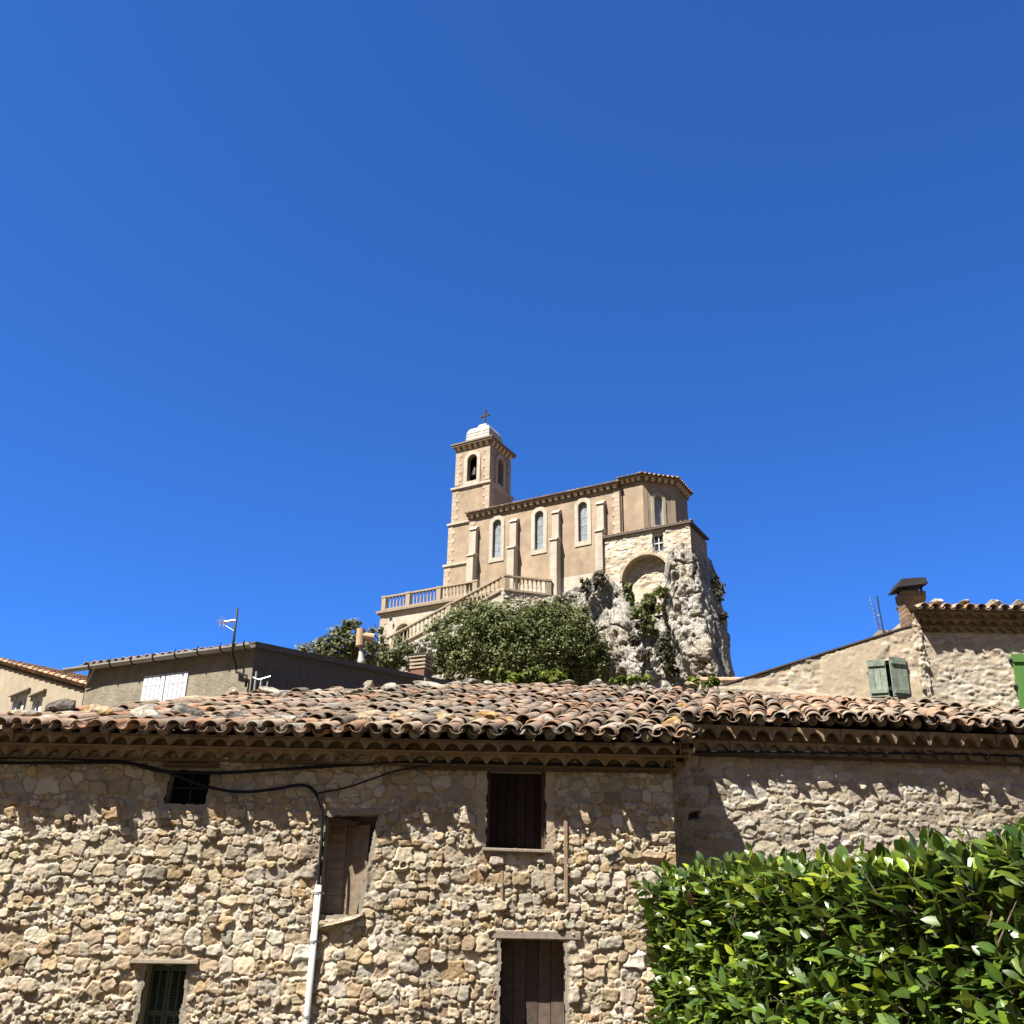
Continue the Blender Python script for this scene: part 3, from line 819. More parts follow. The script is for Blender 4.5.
pm = MB(); pt, pb = at(318.5, 885, YW-.06), at(306.5, 1024, YW-.06)
pd = (pb-pt); pm.tube([pt, pt+pd*2.25], .033, 12)
pipe = tag(pm.build("conduit_pipe", M_PVC, None, smooth=True), "white plastic conduit pipe standing upright against the barn wall below the black cable", "pipe")
for t in (.06, .42, .95, 1.3):
    cl = MB(); q = pt+pd*t; cl.tube([q+Vector((0,0,-.012)), q+Vector((0,0,.012))], .038, 12); cl.box(q.x-.06, q.x+.06, q.y+.02, q.y+.055, q.z-.01, q.z+.01)
    cl.build("clip", M_ALU, pipe)

# ------------------------------------------------------------------ simple roof covering for the houses behind
def tile_roof(name, parent, O, u, v, W, L, seed, pitch=.2, ex=.32, rad=.085, cols=TILE_COLS, mat=None):
    """tiles running up v from the eaves edge O..O+u*W"""
    T = Tiles(seed); O = np.array(O, float); u = np.array(u, float); v = np.array(v, float)
    u /= np.linalg.norm(u); v /= np.linalg.norm(v); n = np.cross(u, v)
    if n[2] < 0: n = -n
    a = 0.0
    while a < W:
        for kind in (0, 1):
            b = 0.0
            while b < L:
                c = cols[T.rng.integers(len(cols))]*T.rng.uniform(.8, 1.2)
                p = O+u*(a+(pitch/2 if kind == 0 else 0))+v*(b+T.rng.normal(0, .012))
                if kind == 0: T.tile(p+n*.045, v-n*.05, n, min(.42, L-b+.1), rad, rad*.78, col=c, seg=5, lift=.55)
                else: T.tile(p+n*.06, v-n*.04, n, min(.42, L-b+.1), rad*.8, rad, up=False, col=c*.85, seg=4, lift=.5)
                b += ex
        a += pitch
    return T.build(name, mat or M_TILE, parent)
def quadmesh(mb, pts, col=(1, 1, 1)): mb.add(pts, [tuple(range(len(pts)))], col)

# ------------------------------------------------------------------ house with white shutters (left)
kB = 16.2/17.5
cB = at(250, 690, 16.2)
aB = R(-24.3)
hB = tag(empty("shuttered_house", (cB.x, cB.y, 0), aB), "grey rendered house with white plank shutters, a long pale gutter and a dark shaded gable", "house")
zB = cB.z
def zz(v): return zB+v*kB
LB = 3.84*kB
wall = MB()
fr = lambda u, v, d_: Vector((u, d_, v))
wall.prism([(-LB, 0), (0, 0), (0, zz(.80)), (-LB, zz(.80))], fr, 0, .35,
           holes=[[(-2.42*kB, zz(-.55)), (-1.40*kB, zz(-.55)), (-1.40*kB, zz(.46)), (-2.42*kB, zz(.46))]])
wall.build("wall", M_RENDER_B, hB)
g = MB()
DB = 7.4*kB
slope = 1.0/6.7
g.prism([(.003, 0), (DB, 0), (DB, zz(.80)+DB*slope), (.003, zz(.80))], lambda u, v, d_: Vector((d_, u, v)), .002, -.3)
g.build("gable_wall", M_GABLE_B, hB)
g = MB(); g.box(-LB, -.3, DB-.3, DB, 0, zz(.8)+DB*slope-.1); g.box(-LB, -LB+.3, .36, DB-.3, 0, zz(.8)-.1)
g.build("back_wall", M_RENDER_B, hB)
rf = tile_roof("roof", hB, (-LB-.05, -.12, zz(.80)-.12*slope-.05), (1, 0, 0), (0, 1, slope), LB-.02, DB+.2, 31, pitch=.17, rad=.062)
dkm = MB(); dkm.hexa([(-LB-.05,-.09,zz(.8)-.1*slope-.05),(.07,-.09,zz(.8)-.1*slope-.05),(.07,-.09,zz(.8)-.1*slope+.02),(-LB-.05,-.09,zz(.8)-.1*slope+.02)],
                     [(-LB-.05,DB+.1,zz(.8)+DB*slope-.05),(.07,DB+.1,zz(.8)+DB*slope-.05),(.07,DB+.1,zz(.8)+DB*slope+.02),(-LB-.05,DB+.1,zz(.8)+DB*slope+.02)])
dkm.hexa([(-.03,-.10,zz(.8)-.1*slope+.021),(.072,-.10,zz(.8)-.1*slope+.021),(.072,-.10,zz(.8)-.1*slope+.045),(-.03,-.10,zz(.8)-.1*slope+.045)],[(-.03,DB+.1,zz(.8)+DB*slope+.021),(.072,DB+.1,zz(.8)+DB*slope+.021),(.072,DB+.1,zz(.8)+DB*slope+.045),(-.03,DB+.1,zz(.8)+DB*slope+.045)])
dkm.build("roof_edge", M_GABLE_B, rf)
gt = MB()
def halfpipe(mb, a, b, r, n=8, col=(1,1,1)):
    a, b = Vector(a), Vector(b); d_ = (b-a).normalized(); s_ = d_.cross(Vector((0,0,1))).normalized()
    vs, fs = [], []
    for p in (a, b):
        for rr_ in (r, r-.012):
            for k in range(n+1):
                t = math.pi*k/n
                vs.append(p + s_*math.cos(t)*rr_ - Vector((0,0,1))*math.sin(t)*rr_)
    m = n+1
    for k in range(n):
        fs += [(k, k+1, 2*m+k+1, 2*m+k), (m+k+1, m+k, 3*m+k, 3*m+k+1), (k+1, k, m+k, m+k+1), (2*m+k, 2*m+k+1, 3*m+k+1, 3*m+k)]
    fs += [(0, 2*m, 3*m, m), (n, m+n, 3*m+n, 2*m+n)]
    mb.add(vs, fs, col)
halfpipe(gt, (-LB-.42, -.125, zz(.70)+.03), (.02, -.125, zz(.70)+.08), .07)
gut = gt.build("gutter", M_ZINC, hB, fixn=False)
for i in range(8):
    m = MB(); x = -LB+.15+i*.47; zc = zz(.72)+.02+.05*(x+LB)/LB
    pts = [(x+.03, -.125-.082*math.cos(t), zc-.082*math.sin(t)) for t in np.linspace(0, math.pi, 9)]
    m.tube([(x+.05, -.20, zc+.05)]+pts+[(x+.03, -.05, zc+.06)], .009, 6)
    m.build("bracket", M_IRON, gut)
m = MB()
for i in range(5):
    pass
m.box(-LB, 0, -.085, -.01, zz(.80)-.075, zz(.80)-.045)
m.build("eaves_soffit", M_GREYWOOD, hB)
m = MB(); m.tube([(-LB+.02, -.03, zz(.36)), (-LB+.32, -.17, zz(.70))], .012, 6); m.build("strut", M_GREYWOOD, hB)
wb = MB(); wb.box(-2.45*kB, -1.37*kB, .16, .18, zz(-.6), zz(.5)); wnd = wb.build("window", M_BLACKGLASS, hB)
def plank_shutter(x0, x1, z0, z1, y, name, mat, parent, n=5):
    m = MB(); w = (x1-x0)/n
    for i in range(n): m.box(x0+i*w+.006, x0+(i+1)*w-.006, y, y+.028, z0, z1)
    m.box(x0+.005, x1-.005, y+.022, y+.034, z0+.005, z1-.005, (.8,.8,.8))
    for z in (z0+(z1-z0)*.18, z0+(z1-z0)*.82): m.box(x0+.02, x1-.02, y-.004, y+.001, z-.012, z+.012)
    return m.build(name, mat, parent)
xm = (-2.42-1.40)/2*kB
plank_shutter(-2.42*kB, xm-.006, zz(-.54), zz(.455), -.02, "shutter", M_WHITEPAINT, wnd)
plank_shutter(xm+.006, -1.40*kB, zz(-.54), zz(.455), -.02, "shutter", M_WHITEPAINT, wnd)
# flue and chimney on its roof
def roofzB(y): return zz(.80)+y*slope
fl = MB(); yf = 3.62*kB; xf = -.10
fl.tube([(xf, yf, roofzB(yf)-.02), (xf, yf, roofzB(yf)+.12), (xf-.02, yf, roofzB(yf)+.26), (xf-.03, yf, roofzB(yf)+.52)], [.085, .08, .05, .045], 10)
flue = fl.build("flue_pipe", M_ZINC, rf, smooth=True)
fl = MB(); zt = roofzB(yf)+.42
fl.tube([(xf-.04, yf-.03, zt), (xf-.05, yf-.03, zt+.34)], [.085, .082], 12)
fl.tube([(xf-.05, yf-.03, zt+.2), (xf+.16, yf+.12, zt+.17)], [.08, .095], 10)
fl.build("cowl", M_TERRA, rf, smooth=False)
ch = MB(); yc_ = 6.05*kB; x1 = -.02; z1 = roofzB(yc_)-.06
x1 += .06; ch.box(x1-.34, x1, yc_, yc_+.34, z1, z1+.30, (.8,.75,.72))
chim = ch.build("chimney", material("chimney_brick", (.24,.14,.105), attr=True, rough=.9, nscale=6, namt=.2), rf, bevel=.008)
ch = MB()
for k in range(4):
    zb = z1+.28+k*.082; o_ = .02 if k < 3 else .04
    ch.box(x1-.34-o_, x1+o_, yc_-o_, yc_+.34+o_, zb, zb+.034, (1,1,1))
    if k < 3:
        for (a, b_) in ((x1-.32, yc_+.02), (x1-.08, yc_+.02), (x1-.32, yc_+.26), (x1-.08, yc_+.26)):
            ch.box(a, a+.06, b_, b_+.06, zb+.036, zb+.082)
ch.build("chimney_cap", M_MORTAR, rf)
ch = MB(); zb = z1+.28+4*.082-.044
ch.hexa([(x1-.40,yc_-.05,zb),(x1+.05,yc_-.05,zb),(x1+.05,yc_+.4,zb),(x1-.40,yc_+.4,zb)], [(x1-.30,yc_+.05,zb+.07),(x1-.05,yc_+.05,zb+.07),(x1-.05,yc_+.3,zb+.07),(x1-.30,yc_+.3,zb+.07)])
ch.build("chimney_lid", M_METALCAP, rf)
mm = MB(); mm.box(x1-.42, x1+.08, yc_-.08, yc_+.42, z1-.03, z1+.03); mm.build("chimney_flashing", M_MORTAR, rf)
# antenna on the front of this house
an = tag(empty("tv_antenna", (cB.x, cB.y, zB+.1), aB), "rusty antenna pole with short white aerial at the corner of the shuttered house", "antenna")
def lz(v): return v*kB-.1
m = MB(); m.tube([(-.06, -.04, lz(.05)), (-.06, -.05, lz(.25)), (-.30*kB, -.06, lz(.33)), (-.30*kB, -.06, lz(.40)), (-.30*kB, -.215, lz(.62)), (-.30*kB, -.225, lz(1.44))], .020, 8)
m.build("pole", M_IRON, an, smooth=True)
m = MB(); m.tube([(-.30*kB, -.225, lz(1.22)), (-.30*kB-.20, -.26, lz(1.20))], .020, 8); m.build("boom", M_ALU, an)
m = MB()
for t, l in ((.20, .09), (.26, .12), (.29, .07)):
    x = -.30*kB-t
    m.tube([(x, -.26-l, lz(1.20)), (x, -.26+l, lz(1.20))], .006, 5); m.tube([(x, -.26, lz(1.2)-l), (x-.02, -.26, lz(1.2)+l)], .006, 5)
m.tube([(-.30*kB-.22, -.26, lz(1.16)), (-.30*kB, -.225, lz(1.02))], .005, 5)
m.build("dipole", M_ALU, an)
mb_ = tag(empty("metal_bracket", (cB.x, cB.y, zB), aB), "old grey metal bracket of short pipes at the foot of the dark gable", "bracket")
m = MB(); m.tube([(.07, .02, -.6), (.07, .02, .30)], .018, 8); m.tube([(.16, .05, -.6), (.16, .05, .17)], .018, 8)
m.build("post", M_ALU, mb_)
m = MB(); m.tube([(.03, .0, .20), (.13, .03, .16), (.30, .10, .22)], .014, 8); m.tube([(.26, .09, .14), (.24, .08, -.25)], .012, 8); m.build("arm", M_ALU, mb_)

# ------------------------------------------------------------------ beige house with two small windows (far left)
cA = at(84, 690, 21.0); aA = R(-43)
hA = tag(empty("beige_house", (cA.x, cA.y, 0), aA), "beige rendered house with two little white framed windows under a salmon tiled verge", "house")
zA = cA.z; LA = 5.6
def vz(s): return zA+.05+s*.279
wins = [(-3.60, -2.78, zA-.35, zA+.40), (-2.50, -1.93, zA-.38, zA+.24)]
wall = MB()
wall.prism([(-LA, 0), (.02, 0), (.02, vz(0)), (-LA, vz(LA))], fr, 0, .4, holes=[[(a, c_), (b_, c_), (b_, d_), (a, d_)] for a, b_, c_, d_ in wins])
wall.box(-LA, .02, 6.6, 7.0, 0, zA+.0)
wall.build("wall", M_RENDER_A, hA)
th = math.atan(.279)
vdir = (0, 1, 0)
# tiles run down the slope towards the right corner
rA = tile_roof("roof", hA, (.22, -.04, vz(-.22)+.03), (0, 1, 0), (-math.cos(th), 0, math.sin(th)), 7, LA/math.cos(th), 41, cols=TILE_COLS*np.array([1.35, 1.2, 1.1]))
m = MB(); m.hexa([(.2,-.03,vz(-.2)-.05),(-LA,-.03,vz(LA)-.05),(-LA,-.03,vz(LA)+.03),(.2,-.03,vz(-.2)+.03)], [(.2,7,vz(-.2)-.05),(-LA,7,vz(LA)-.05),(-LA,7,vz(LA)+.03),(.2,7,vz(-.2)+.03)])
m.build("roof_edge", M_WOOD, rA)
for (a, b_, c_, d_) in wins:
    m = MB(); m.box(a, b_, .18, .20, c_, d_); w_ = m.build("window", M_BLACKGLASS, hA)
    m = MB(); mx = (a+b_)/2
    for (p, q, r_, s_) in ((a,a+.09,c_,d_),(b_-.09,b_,c_,d_),(a+.09,b_-.09,d_-.09,d_),(a+.09,b_-.09,c_,c_+.08),(mx-.07,mx+.07,c_+.08,d_-.09)): m.box(p, q, .09, .165, r_, s_)
    m.build("frame", M_WHITEPAINT, w_)
    m = MB(); m.bar((a-.10, -.01, d_+.02), (b_+.12, -.02, d_+.04), .12, .05); m.build("lintel", M_GREYWOOD, hA, bevel=.01)
    m = MB(); m.box(a+.004, a+.03, .01, .085, c_, d_-.002); m.build("jamb", M_WHITEPAINT, w_)
m = MB(); m.tube([(.05, .05, vz(0)+.1), (.05, 2.2, vz(0)+.14)], .09, 8); m.build("verge_mortar", M_MORTAR, rA)

# ------------------------------------------------------------------ houses on the right
YC = 17.2
PC = at(922, 660, YC)
aC = R(-13)
hC = tag(empty("gable_house", (PC.x, PC.y, 0), aC), "low house with a sloping rubble and mortar gable and worn pale green shutters", "house")
def onC(px, py, dpt=0.0):
    n = Vector((math.sin(-aC)*-1, -math.cos(aC), 0)); n = Vector((math.sin(aC), -math.cos(aC), 0))
    d_ = ray(px, py); p0 = PC + Vector((-math.sin(aC), math.cos(aC), 0))*dpt
    t = (p0-Vector((0, 0, EYE))).dot(n)/d_.dot(n)
    p = d_*t + Vector((0, 0, EYE)) - Vector((PC.x, PC.y, 0))
    return Vector((p.x*math.cos(-aC)-p.y*math.sin(-aC), p.x*math.sin(-aC)+p.y*math.cos(-aC), p.z))
vl, vr, vt = onC(690, 694), onC(906, 628), onC(906, 628)
wl = onC(735, 682)
def vergeC(x): return wl.z + (vr.z-wl.z)*(x-wl.x)/(vr.x-wl.x)
s0, s1, s2, s3 = onC(867, 662), onC(905, 661), onC(872, 699), onC(909, 697)
wx0, wx1, wz0, wz1 = (s0.x+s2.x)/2, (s1.x+s3.x)/2, (s2.z+s3.z)/2, (s0.z+s1.z)/2
XL = wl.x-1.6
ux = (math.cos(aC), math.sin(aC))
O = Vector((PC.x, PC.y, 0)) + Vector((math.cos(aC), math.sin(aC), 0))*XL
HC = vr.z-4.2
O.z = 4.2
wo_ = [(wx0-XL, wz0-4.2), (wx1-XL, wz0-4.2), (wx1-XL, wz1-4.2), (wx0-XL, wz1-4.2)]
ob = rubble("wall", M_RUBBLE, None, O, ux, -XL+.0, HC+.2, .022, 37, rows=(.10, .2), asp=(.9, 2.0), relief=(.0, .022), rough=.6, fill=lambda u, z, l: .45+.5*sstep(.46, .6, l), openings=[wo_],
       pal=PAL_PALE*.88, mortar=(.44, .37, .27), fillamt=.02, shape=lambda u, z, l: z+4.2 < vergeC(u+XL), reveal=.2)
ob.parent = hC; ob.matrix_parent_inverse = (Matrix.Translation((PC.x, PC.y, 0)) @ Matrix.Rotation(aC, 4, 'Z')).inverted()
m = MB()
m.prism([(XL, 0), (0.0, 0), (0.0, vergeC(0)-.03), (XL, vergeC(XL)-.03)], fr, .22, 5.5, (.5, .41, .28)); m.box(XL, 0, .02, .22, 0, 4.2, (.5, .41, .28))
m.build("body", M_RUBBLE, hC)
m = MB(); m.hexa([(XL,-.035,vergeC(XL)),(0.0,-.035,vergeC(0)),(0.0,-.035,vergeC(0)+.028),(XL,-.035,vergeC(XL)+.028)], [(XL,5.6,vergeC(XL)),(0.0,5.6,vergeC(0)),(0,5.6,vergeC(0)+.028),(XL,5.6,vergeC(XL)+.028)], (.09,.07,.055))
m.build("roof", M_TILE_FAR, hC)
m = MB(); m.box(wx0, wx1, .19, .2, wz0, wz1); wC = m.build("window", M_BLACKGLASS, hC)
wm = (wx0+wx1)/2
def worn_shutter(M, w, z0, z1, seed):
    rg2 = random.Random(seed); m = MB(); n = 3
    for i in range(n):
        c = rg2.uniform(.85, 1.1)
        m.box(i*w/n+.003, (i+1)*w/n-.003, -.028, 0, z0, z1, (.23*c, .275*c, .225*c), M)
    for z in (z0+.09, z1-.09): m.box(.02, w-.02, -.05, -.0285, z-.03, z+.03, (.20, .25, .20), M)
    return m
Hl = (wx1-wx0)*.5
worn_shutter(Matrix.Translation((wx0-.02, -.03, 0)) @ Matrix.Rotation(R(-7), 4, 'Z'), Hl, wz0+.01, wz1+.02, 1).build("shutter", M_PALEGREEN, wC)
Mr = Matrix.Translation((wx1+.0, -.03, 0)) @ Matrix.Rotation(R(180-(-28)), 4, 'Z') @ Matrix.Scale(-1, 4, (0, 1, 0))
worn_shutter(Mr, Hl*1.05, wz0-.02, wz1+.03, 2).build("shutter", M_PALEGREEN, wC)
m = MB(); m.box(wx0-.03, wx1+.05, -.07, .02, wz0-.06, wz0-.005); m.build("sill", M_GREYWOOD, hC, bevel=.01)
# mortar flashing between the barn roof and this wall
rubm = MB()
g0 = [onC(x, y) for x, y in ((700,691),(740,692),(780,695),(820,699),(860,703),(900,707))]
fm_rng = random.Random(3)
for i in range(len(g0)-1):
    a, b_ = g0[i], g0[i+1]
    rubm.hexa([(a.x,-.12,a.z-.35),(b_.x,-.12,b_.z-.35),(b_.x,-.09,b_.z+.03),(a.x,-.09,a.z+.03)], [(a.x,.0,a.z-.35),(b_.x,.0,b_.z-.35),(b_.x,.0,b_.z+.12),(a.x,.0,a.z+.12)])
rubm.build("mortar_flashing", M_ROUGHMORTAR, hC)
m = MB()
pL, pR = at(700, 681, 18.4), at(764, 681, 18.4)
for i in range(6):
    a = pL.lerp(pR, i/6); b_ = pL.lerp(pR, (i+1.08)/6)
    m.tube([a, b_], [.075, .065], 10, (.42+.06*(i % 2), .30, .21))
rt = tag(m.build("ridge_tiles", M_TILE_FAR, None), "short row of clay ridge tiles just right of the rock's foot", "ridge tiles")
m = MB(); m.box(pL.x, pR.x, 18.35, 18.6, 4.5, pL.z-.03, (.5, .43, .32)); m.build("low_wall", M_RUBBLE, rt)

# tall house at the right edge
PD = at(921, 660, YC)
hD = tag(empty("stone_house", (PD.x, PD.y, 0), 0.0), "taller pale stone house at the right edge with triple tile cornice and brick chimney", "house")
def onD(px, py):
    d_ = ray(px, py); t = PD.y/d_.y; p = d_*t+Vector((0, 0, EYE)); return p-Vector((PD.x, PD.y, 0))
zt_ = onD(970, 634).z            # wall top under the cornice
WD = 4.6
gs = [onD(1012, 656), onD(1021, 709)]
gx = (gs[0].x+gs[1].x)/2
wo_ = [(gx, gs[1].z-4-.15), (gx+1.0, gs[1].z-4-.15), (gx+1.0, gs[0].z-4), (gx, gs[0].z-4)]
ob = rubble("wall", M_RUBBLE, None, (PD.x, PD.y, 4), (1, 0), WD, zt_-4+.02, .022, 51, rows=(.035, .085), asp=(1.4, 3.8), relief=(.0, .014), rough=.5, warp=.025, pal=PAL_PALE*.88, mortar=(.44,.375,.285),
            openings=[wo_], fill=lambda u, z, l: .35*sstep(.4, .6, l), groove=.02)
ob.parent = hD; ob.matrix_parent_inverse = Matrix.Translation((-PD.x, -PD.y, 0))
# ragged corner stones on the left edge
rgq = random.Random(12)
ob = rubble("corner_stones", M_RUBBLE, None, (PD.x-.17, PD.y-.035, 4), (1, 0), .36, zt_-4+.40, .02, 57, rows=(.07,.15), asp=(.7,1.7), relief=(.0,.04), pal=PAL_PALE*.9, mortar=(.46,.40,.31),
            fill=lambda u, z, l: .3+.6*sstep(.45,.6,l), groove=.02, shape=lambda u, z, l: (u > .05+.10*fbm(z*7, z*0, z*0+2, 401, 2)) & (u < .33-.12*fbm(z*6, z*0+5, z*0, 403, 2)))
ob.parent = hD; ob.matrix_parent_inverse = Matrix.Translation((-PD.x, -PD.y, 0))

m = MB(); m.box(0, WD, .03, 1.2, 0, zt_+.40, (.5,.43,.32)); m.box(-.50, -.002, .42, .75, 4, onD(905, 622).z-.02, (.36,.30,.23)); m.build("body", M_RUBBLE, hD)
gm = MB()
hrow = (onD(970, 614).z-zt_)/3*.93
for k in range(3): genoise_row(gm, (.0, 0, 0), (1, 0), WD, zt_+.02+k*hrow, hrow*.9, .06+.065*k, pitch=.19, rnd=rr, phase=.08*(k % 2), depth=.1)
gm.build("eaves_cornice", M_GENA, hD, fixn=False)
zr = zt_+.02+3*hrow
rD = tile_roof("roof", hD, (-.02, -.28, zr-.02), (1, 0, 0), (0, 1, .30), WD+.2, .75, 61, cols=TILE_COLS*1.15)
m = MB(); m.hexa([(-.0,-.23,zr-.01),(WD,-.23,zr-.01),(WD,-.23,zr+.01),(-.0,-.23,zr+.01)], [(-.0,.45,zr+.20),(WD,.45,zr+.20),(WD,.45,zr+.23),(-.0,.45,zr+.23)]); m.build("roof_deck", M_GREYWOOD, rD)
RD = [(935,612,.13,PALE,"pale stone at the left end of the upper right eaves"),(962,611,.10,GREY,"grey stone on the upper right eaves left of the flat slab"),(991,609,.18,PALE,"flat pale slab on the upper right eaves"),(1016,609,.14,TANC,"tan stone on the upper right eaves at the photo's right edge")]
for i, (px, py, s_, c, lab) in enumerate(RD):
    q = onD(px, py); p = Vector((PD.x+q.x, PD.y-.12, zr+.17))
    tag(rock_mesh("roof_stone", p, (s_, .12, .07), 300+i*3, c, patch=GREY, rot=.2*i-.2), lab, "stone", "loose stones on the roof of the house at the right edge")
# green shutter
m = MB(); m.box(gx, gx+1.0, .15, .17, gs[1].z-.15, gs[0].z); wD = m.build("window", M_BLACKGLASS, hD)
sz0, sz1 = gs[1].z-.12, gs[0].z+.02
m = MB(); n = 8; w_ = 1.0/n
for i in range(n): m.box(gx-.03+i*w_+.002, gx-.03+(i+1)*w_-.002, -.06, -.03, sz0, sz1)
m.box(gx-.02, gx+.96, -.0295, -.012, sz0+.01, sz1-.01)
m.build("shutter", M_BRIGHTGREEN, wD)
for z in (sz0+.10, sz1-.11):
    m = MB(); m.box(gx-.028, gx+.96, -.085, -.0605, z-.035, z+.035); m.build("shutter_batten", M_BRIGHTGREEN, wD)
for z in (sz0+.1, sz0+.5, sz1-.11):
    m = MB(); m.box(gx-.075, gx-.031, -.075, -.01, z-.02, z+.02); m.build("hinge", M_IRON, wD)
# chimney
c0, c1, c2, c3 = onD(906, 592), onD(924, 589), onD(905, 618), onD(928, 614)
cx0, cx1, cz0, cz1 = (c0.x+c2.x)/2, (c1.x+c3.x)/2, c2.z-.35, (c0.z+c1.z)/2
m = MB(); rows_ = 11
for k in range(rows_):
    z0 = cz0+(cz1-cz0)*k/rows_; z1_ = cz0+(cz1-cz0)*(k+1)/rows_
    sh_ = .0 if k < rows_-2 else .02
    for side in range(2):
        half = (cx1-cx0)/2
        c = rgq.choice([(.25,.175,.115),(.28,.20,.13),(.22,.15,.10),(.31,.23,.16)])
        off = half*(.75 if k % 2 else 1.2)
        xa, xb = (cx0-sh_, cx0+off) if side == 0 else (cx0+off+.008, cx1+sh_)
        m.box(xa, xb, .02-sh_, .36+sh_, z0+.006, z1_, c)
m.box(cx0+.006, cx1-.006, .026, .354, cz0, cz1-.002, (.40,.33,.25))
chD = m.build("chimney", M_BRICK, rD, bevel=.004)
m = MB(); k0, k1 = onD(896, 592), onD(928, 577)
xm_ = (cx0+cx1)/2
m.hexa([(cx0-.14,-.12,cz1+.02),(cx1+.04,-.12,cz1+.10),(cx1+.06,.5,cz1+.15),(cx0-.10,.5,cz1+.07)], [(cx0-.02,-.06,cz1+.20),(cx1+.03,-.06,cz1+.235),(cx1+.04,.45,cz1+.26),(cx0,.45,cz1+.22)])
for (a, b_) in ((cx0+.03,.05),(cx1-.03,.05),(cx0+.03,.33),(cx1-.03,.33)): m.box(a-.015, a+.015, b_-.015, b_+.015, cz1-.0, cz1+.14)
m.build("chimney_cowl", M_METALCAP, rD)
# antenna left of the chimney
p0, p1 = at(884, 637, YC+.25), at(877, 597, YC+.25)
an2 = tag(empty("tv_antenna", p0), "grey comb shaped aerial on a thin pole left of the brick chimney", "antenna")
v = p1-p0
m = MB(); m.tube([(0, 0, -.35), (0, 0, .25), tuple(v*.55), (v.x*.9, v.y, v.z*1.02)], .012, 6); m.build("pole", M_IRON, an2)
m = MB()
b0 = Vector((-.16, .0, v.z*.98)); b1 = Vector((-.05, .0, v.z*.15))
m.tube([b0, b1], .010, 6); m.tube([Vector((-.12, 0, v.z*.5)), Vector(v*.55)], .009, 6); m.build("boom", M_ALU, an2)
m = MB()
for k in range(8):
    q = b0.lerp(b1, k/7.5); l = .03+.010*k
    m.tube([q+Vector((-l, -.10, 0)), q+Vector((l, .10, .01))], .006, 5)
m.build("dipole", M_ALU, an2)

# ------------------------------------------------------------------ the church on the rock
PCH = Vector((9.17, 80.0, 35.41)); ACH = R(-29.5); OFF = (0, 0, -5.0)
church = tag(empty("church", (PCH.x, PCH.y, PCH.z-5), ACH), "tan stuccoed church with tall bell tower and polygonal apse standing on top of the rock", "church")
def CB(mb, name, mat, parent=None, **k): return mb.build(name, mat, parent or church, off=OFF, **k)
def arch_loop(cx, hw, z0, ztop, n=10):
    zs = ztop-hw
    return [(cx-hw, z0), (cx+hw, z0)] + [(cx+hw*math.cos(t), zs+hw*math.sin(t)) for t in np.linspace(0, math.pi, n+1)]
def ring(mb, outer, inner, fr, d0, d1): mb.prism(outer, fr, d0, d1, holes=[inner], back=False)
F0 = lambda u, v, d: Vector((u, d, v))
WS = [-12.05, -7.72, -3.45]
nave = MB()
loops = [arch_loop(c, .44, -.42, 3.32) for c in WS]
nave.prism([(-15.0, -6.5), (0, -6.5), (0, 4.35), (-15.0, 4.35)], F0, 0, .5, holes=loops)
nave.box(-15.0, -14.5, .5, 9, -6.5, 4.35); nave.box(-.5, 0, .5, 9, -2.5, 4.35); nave.box(-15, 0, 8.5, 9, -6.5, 4.35)
nave.prism([(.5, 4.35), (8.5, 4.35), (4.5, 5.7)], lambda u, v, d: Vector((d, u, v)), -.4, -.02)
CB(nave, "wall", M_STUCCO)
m = MB(); m.box(-14.98, -.0, -.03, -.001, -6.5, -3.45); CB(m, "plinth", M_ASHLAR)
for c in WS:
    g = MB(); g.prism(arch_loop(c, .47, -.44, 3.36), F0, .24, .27); w = CB(g, "window", M_GLASS)
    f = MB(); ring(f, arch_loop(c, .78, -.82, 3.70, 14), arch_loop(c, .43, -.40, 3.30, 14), F0, -.07, .06); CB(f, "surround", M_ASHLAR, w)
    f = MB()
    for z in (.35, 1.15, 1.95, 2.7): f.box(c-.43, c+.43, .215, .235, z-.02, z+.02)
    f.box(c-.018, c+.018, .212, .236, -.4, 3.28); CB(f, "bars", M_ZINC, w)
    f = MB(); f.box(c-.44, c+.44, -.0, .24, -.46, -.38); CB(f, "sill", M_ASHLAR, w)
for s in (-14.35, -10.15, -5.92, -1.62):
    b = MB()
    b.hexa([(s-.33,-.46,.0),(s+.33,-.46,.0),(s+.33,-.46,2.55),(s-.33,-.46,2.55)], [(s-.33,0,.0),(s+.33,0,.0),(s+.33,0,2.55),(s-.33,0,2.55)])
    b.box(s-.34, s+.34, -.82, .0, -6.2, -.12)
    b.hexa([(s-.39,-.56,2.55),(s+.39,-.56,2.55),(s+.39,-.50,2.72),(s-.39,-.50,2.72)], [(s-.39,0,2.55),(s+.39,0,2.55),(s+.39,0,3.05),(s-.39,0,3.05)])
    b.hexa([(s-.40,-.92,-.12),(s+.40,-.92,-.12),(s+.40,-.86,.03),(s-.40,-.86,.03)], [(s-.40,0,-.12),(s+.40,0,-.12),(s+.40,0,.34),(s-.40,0,.34)])
    CB(b, "buttress", M_ASHLAR, bevel=.02)
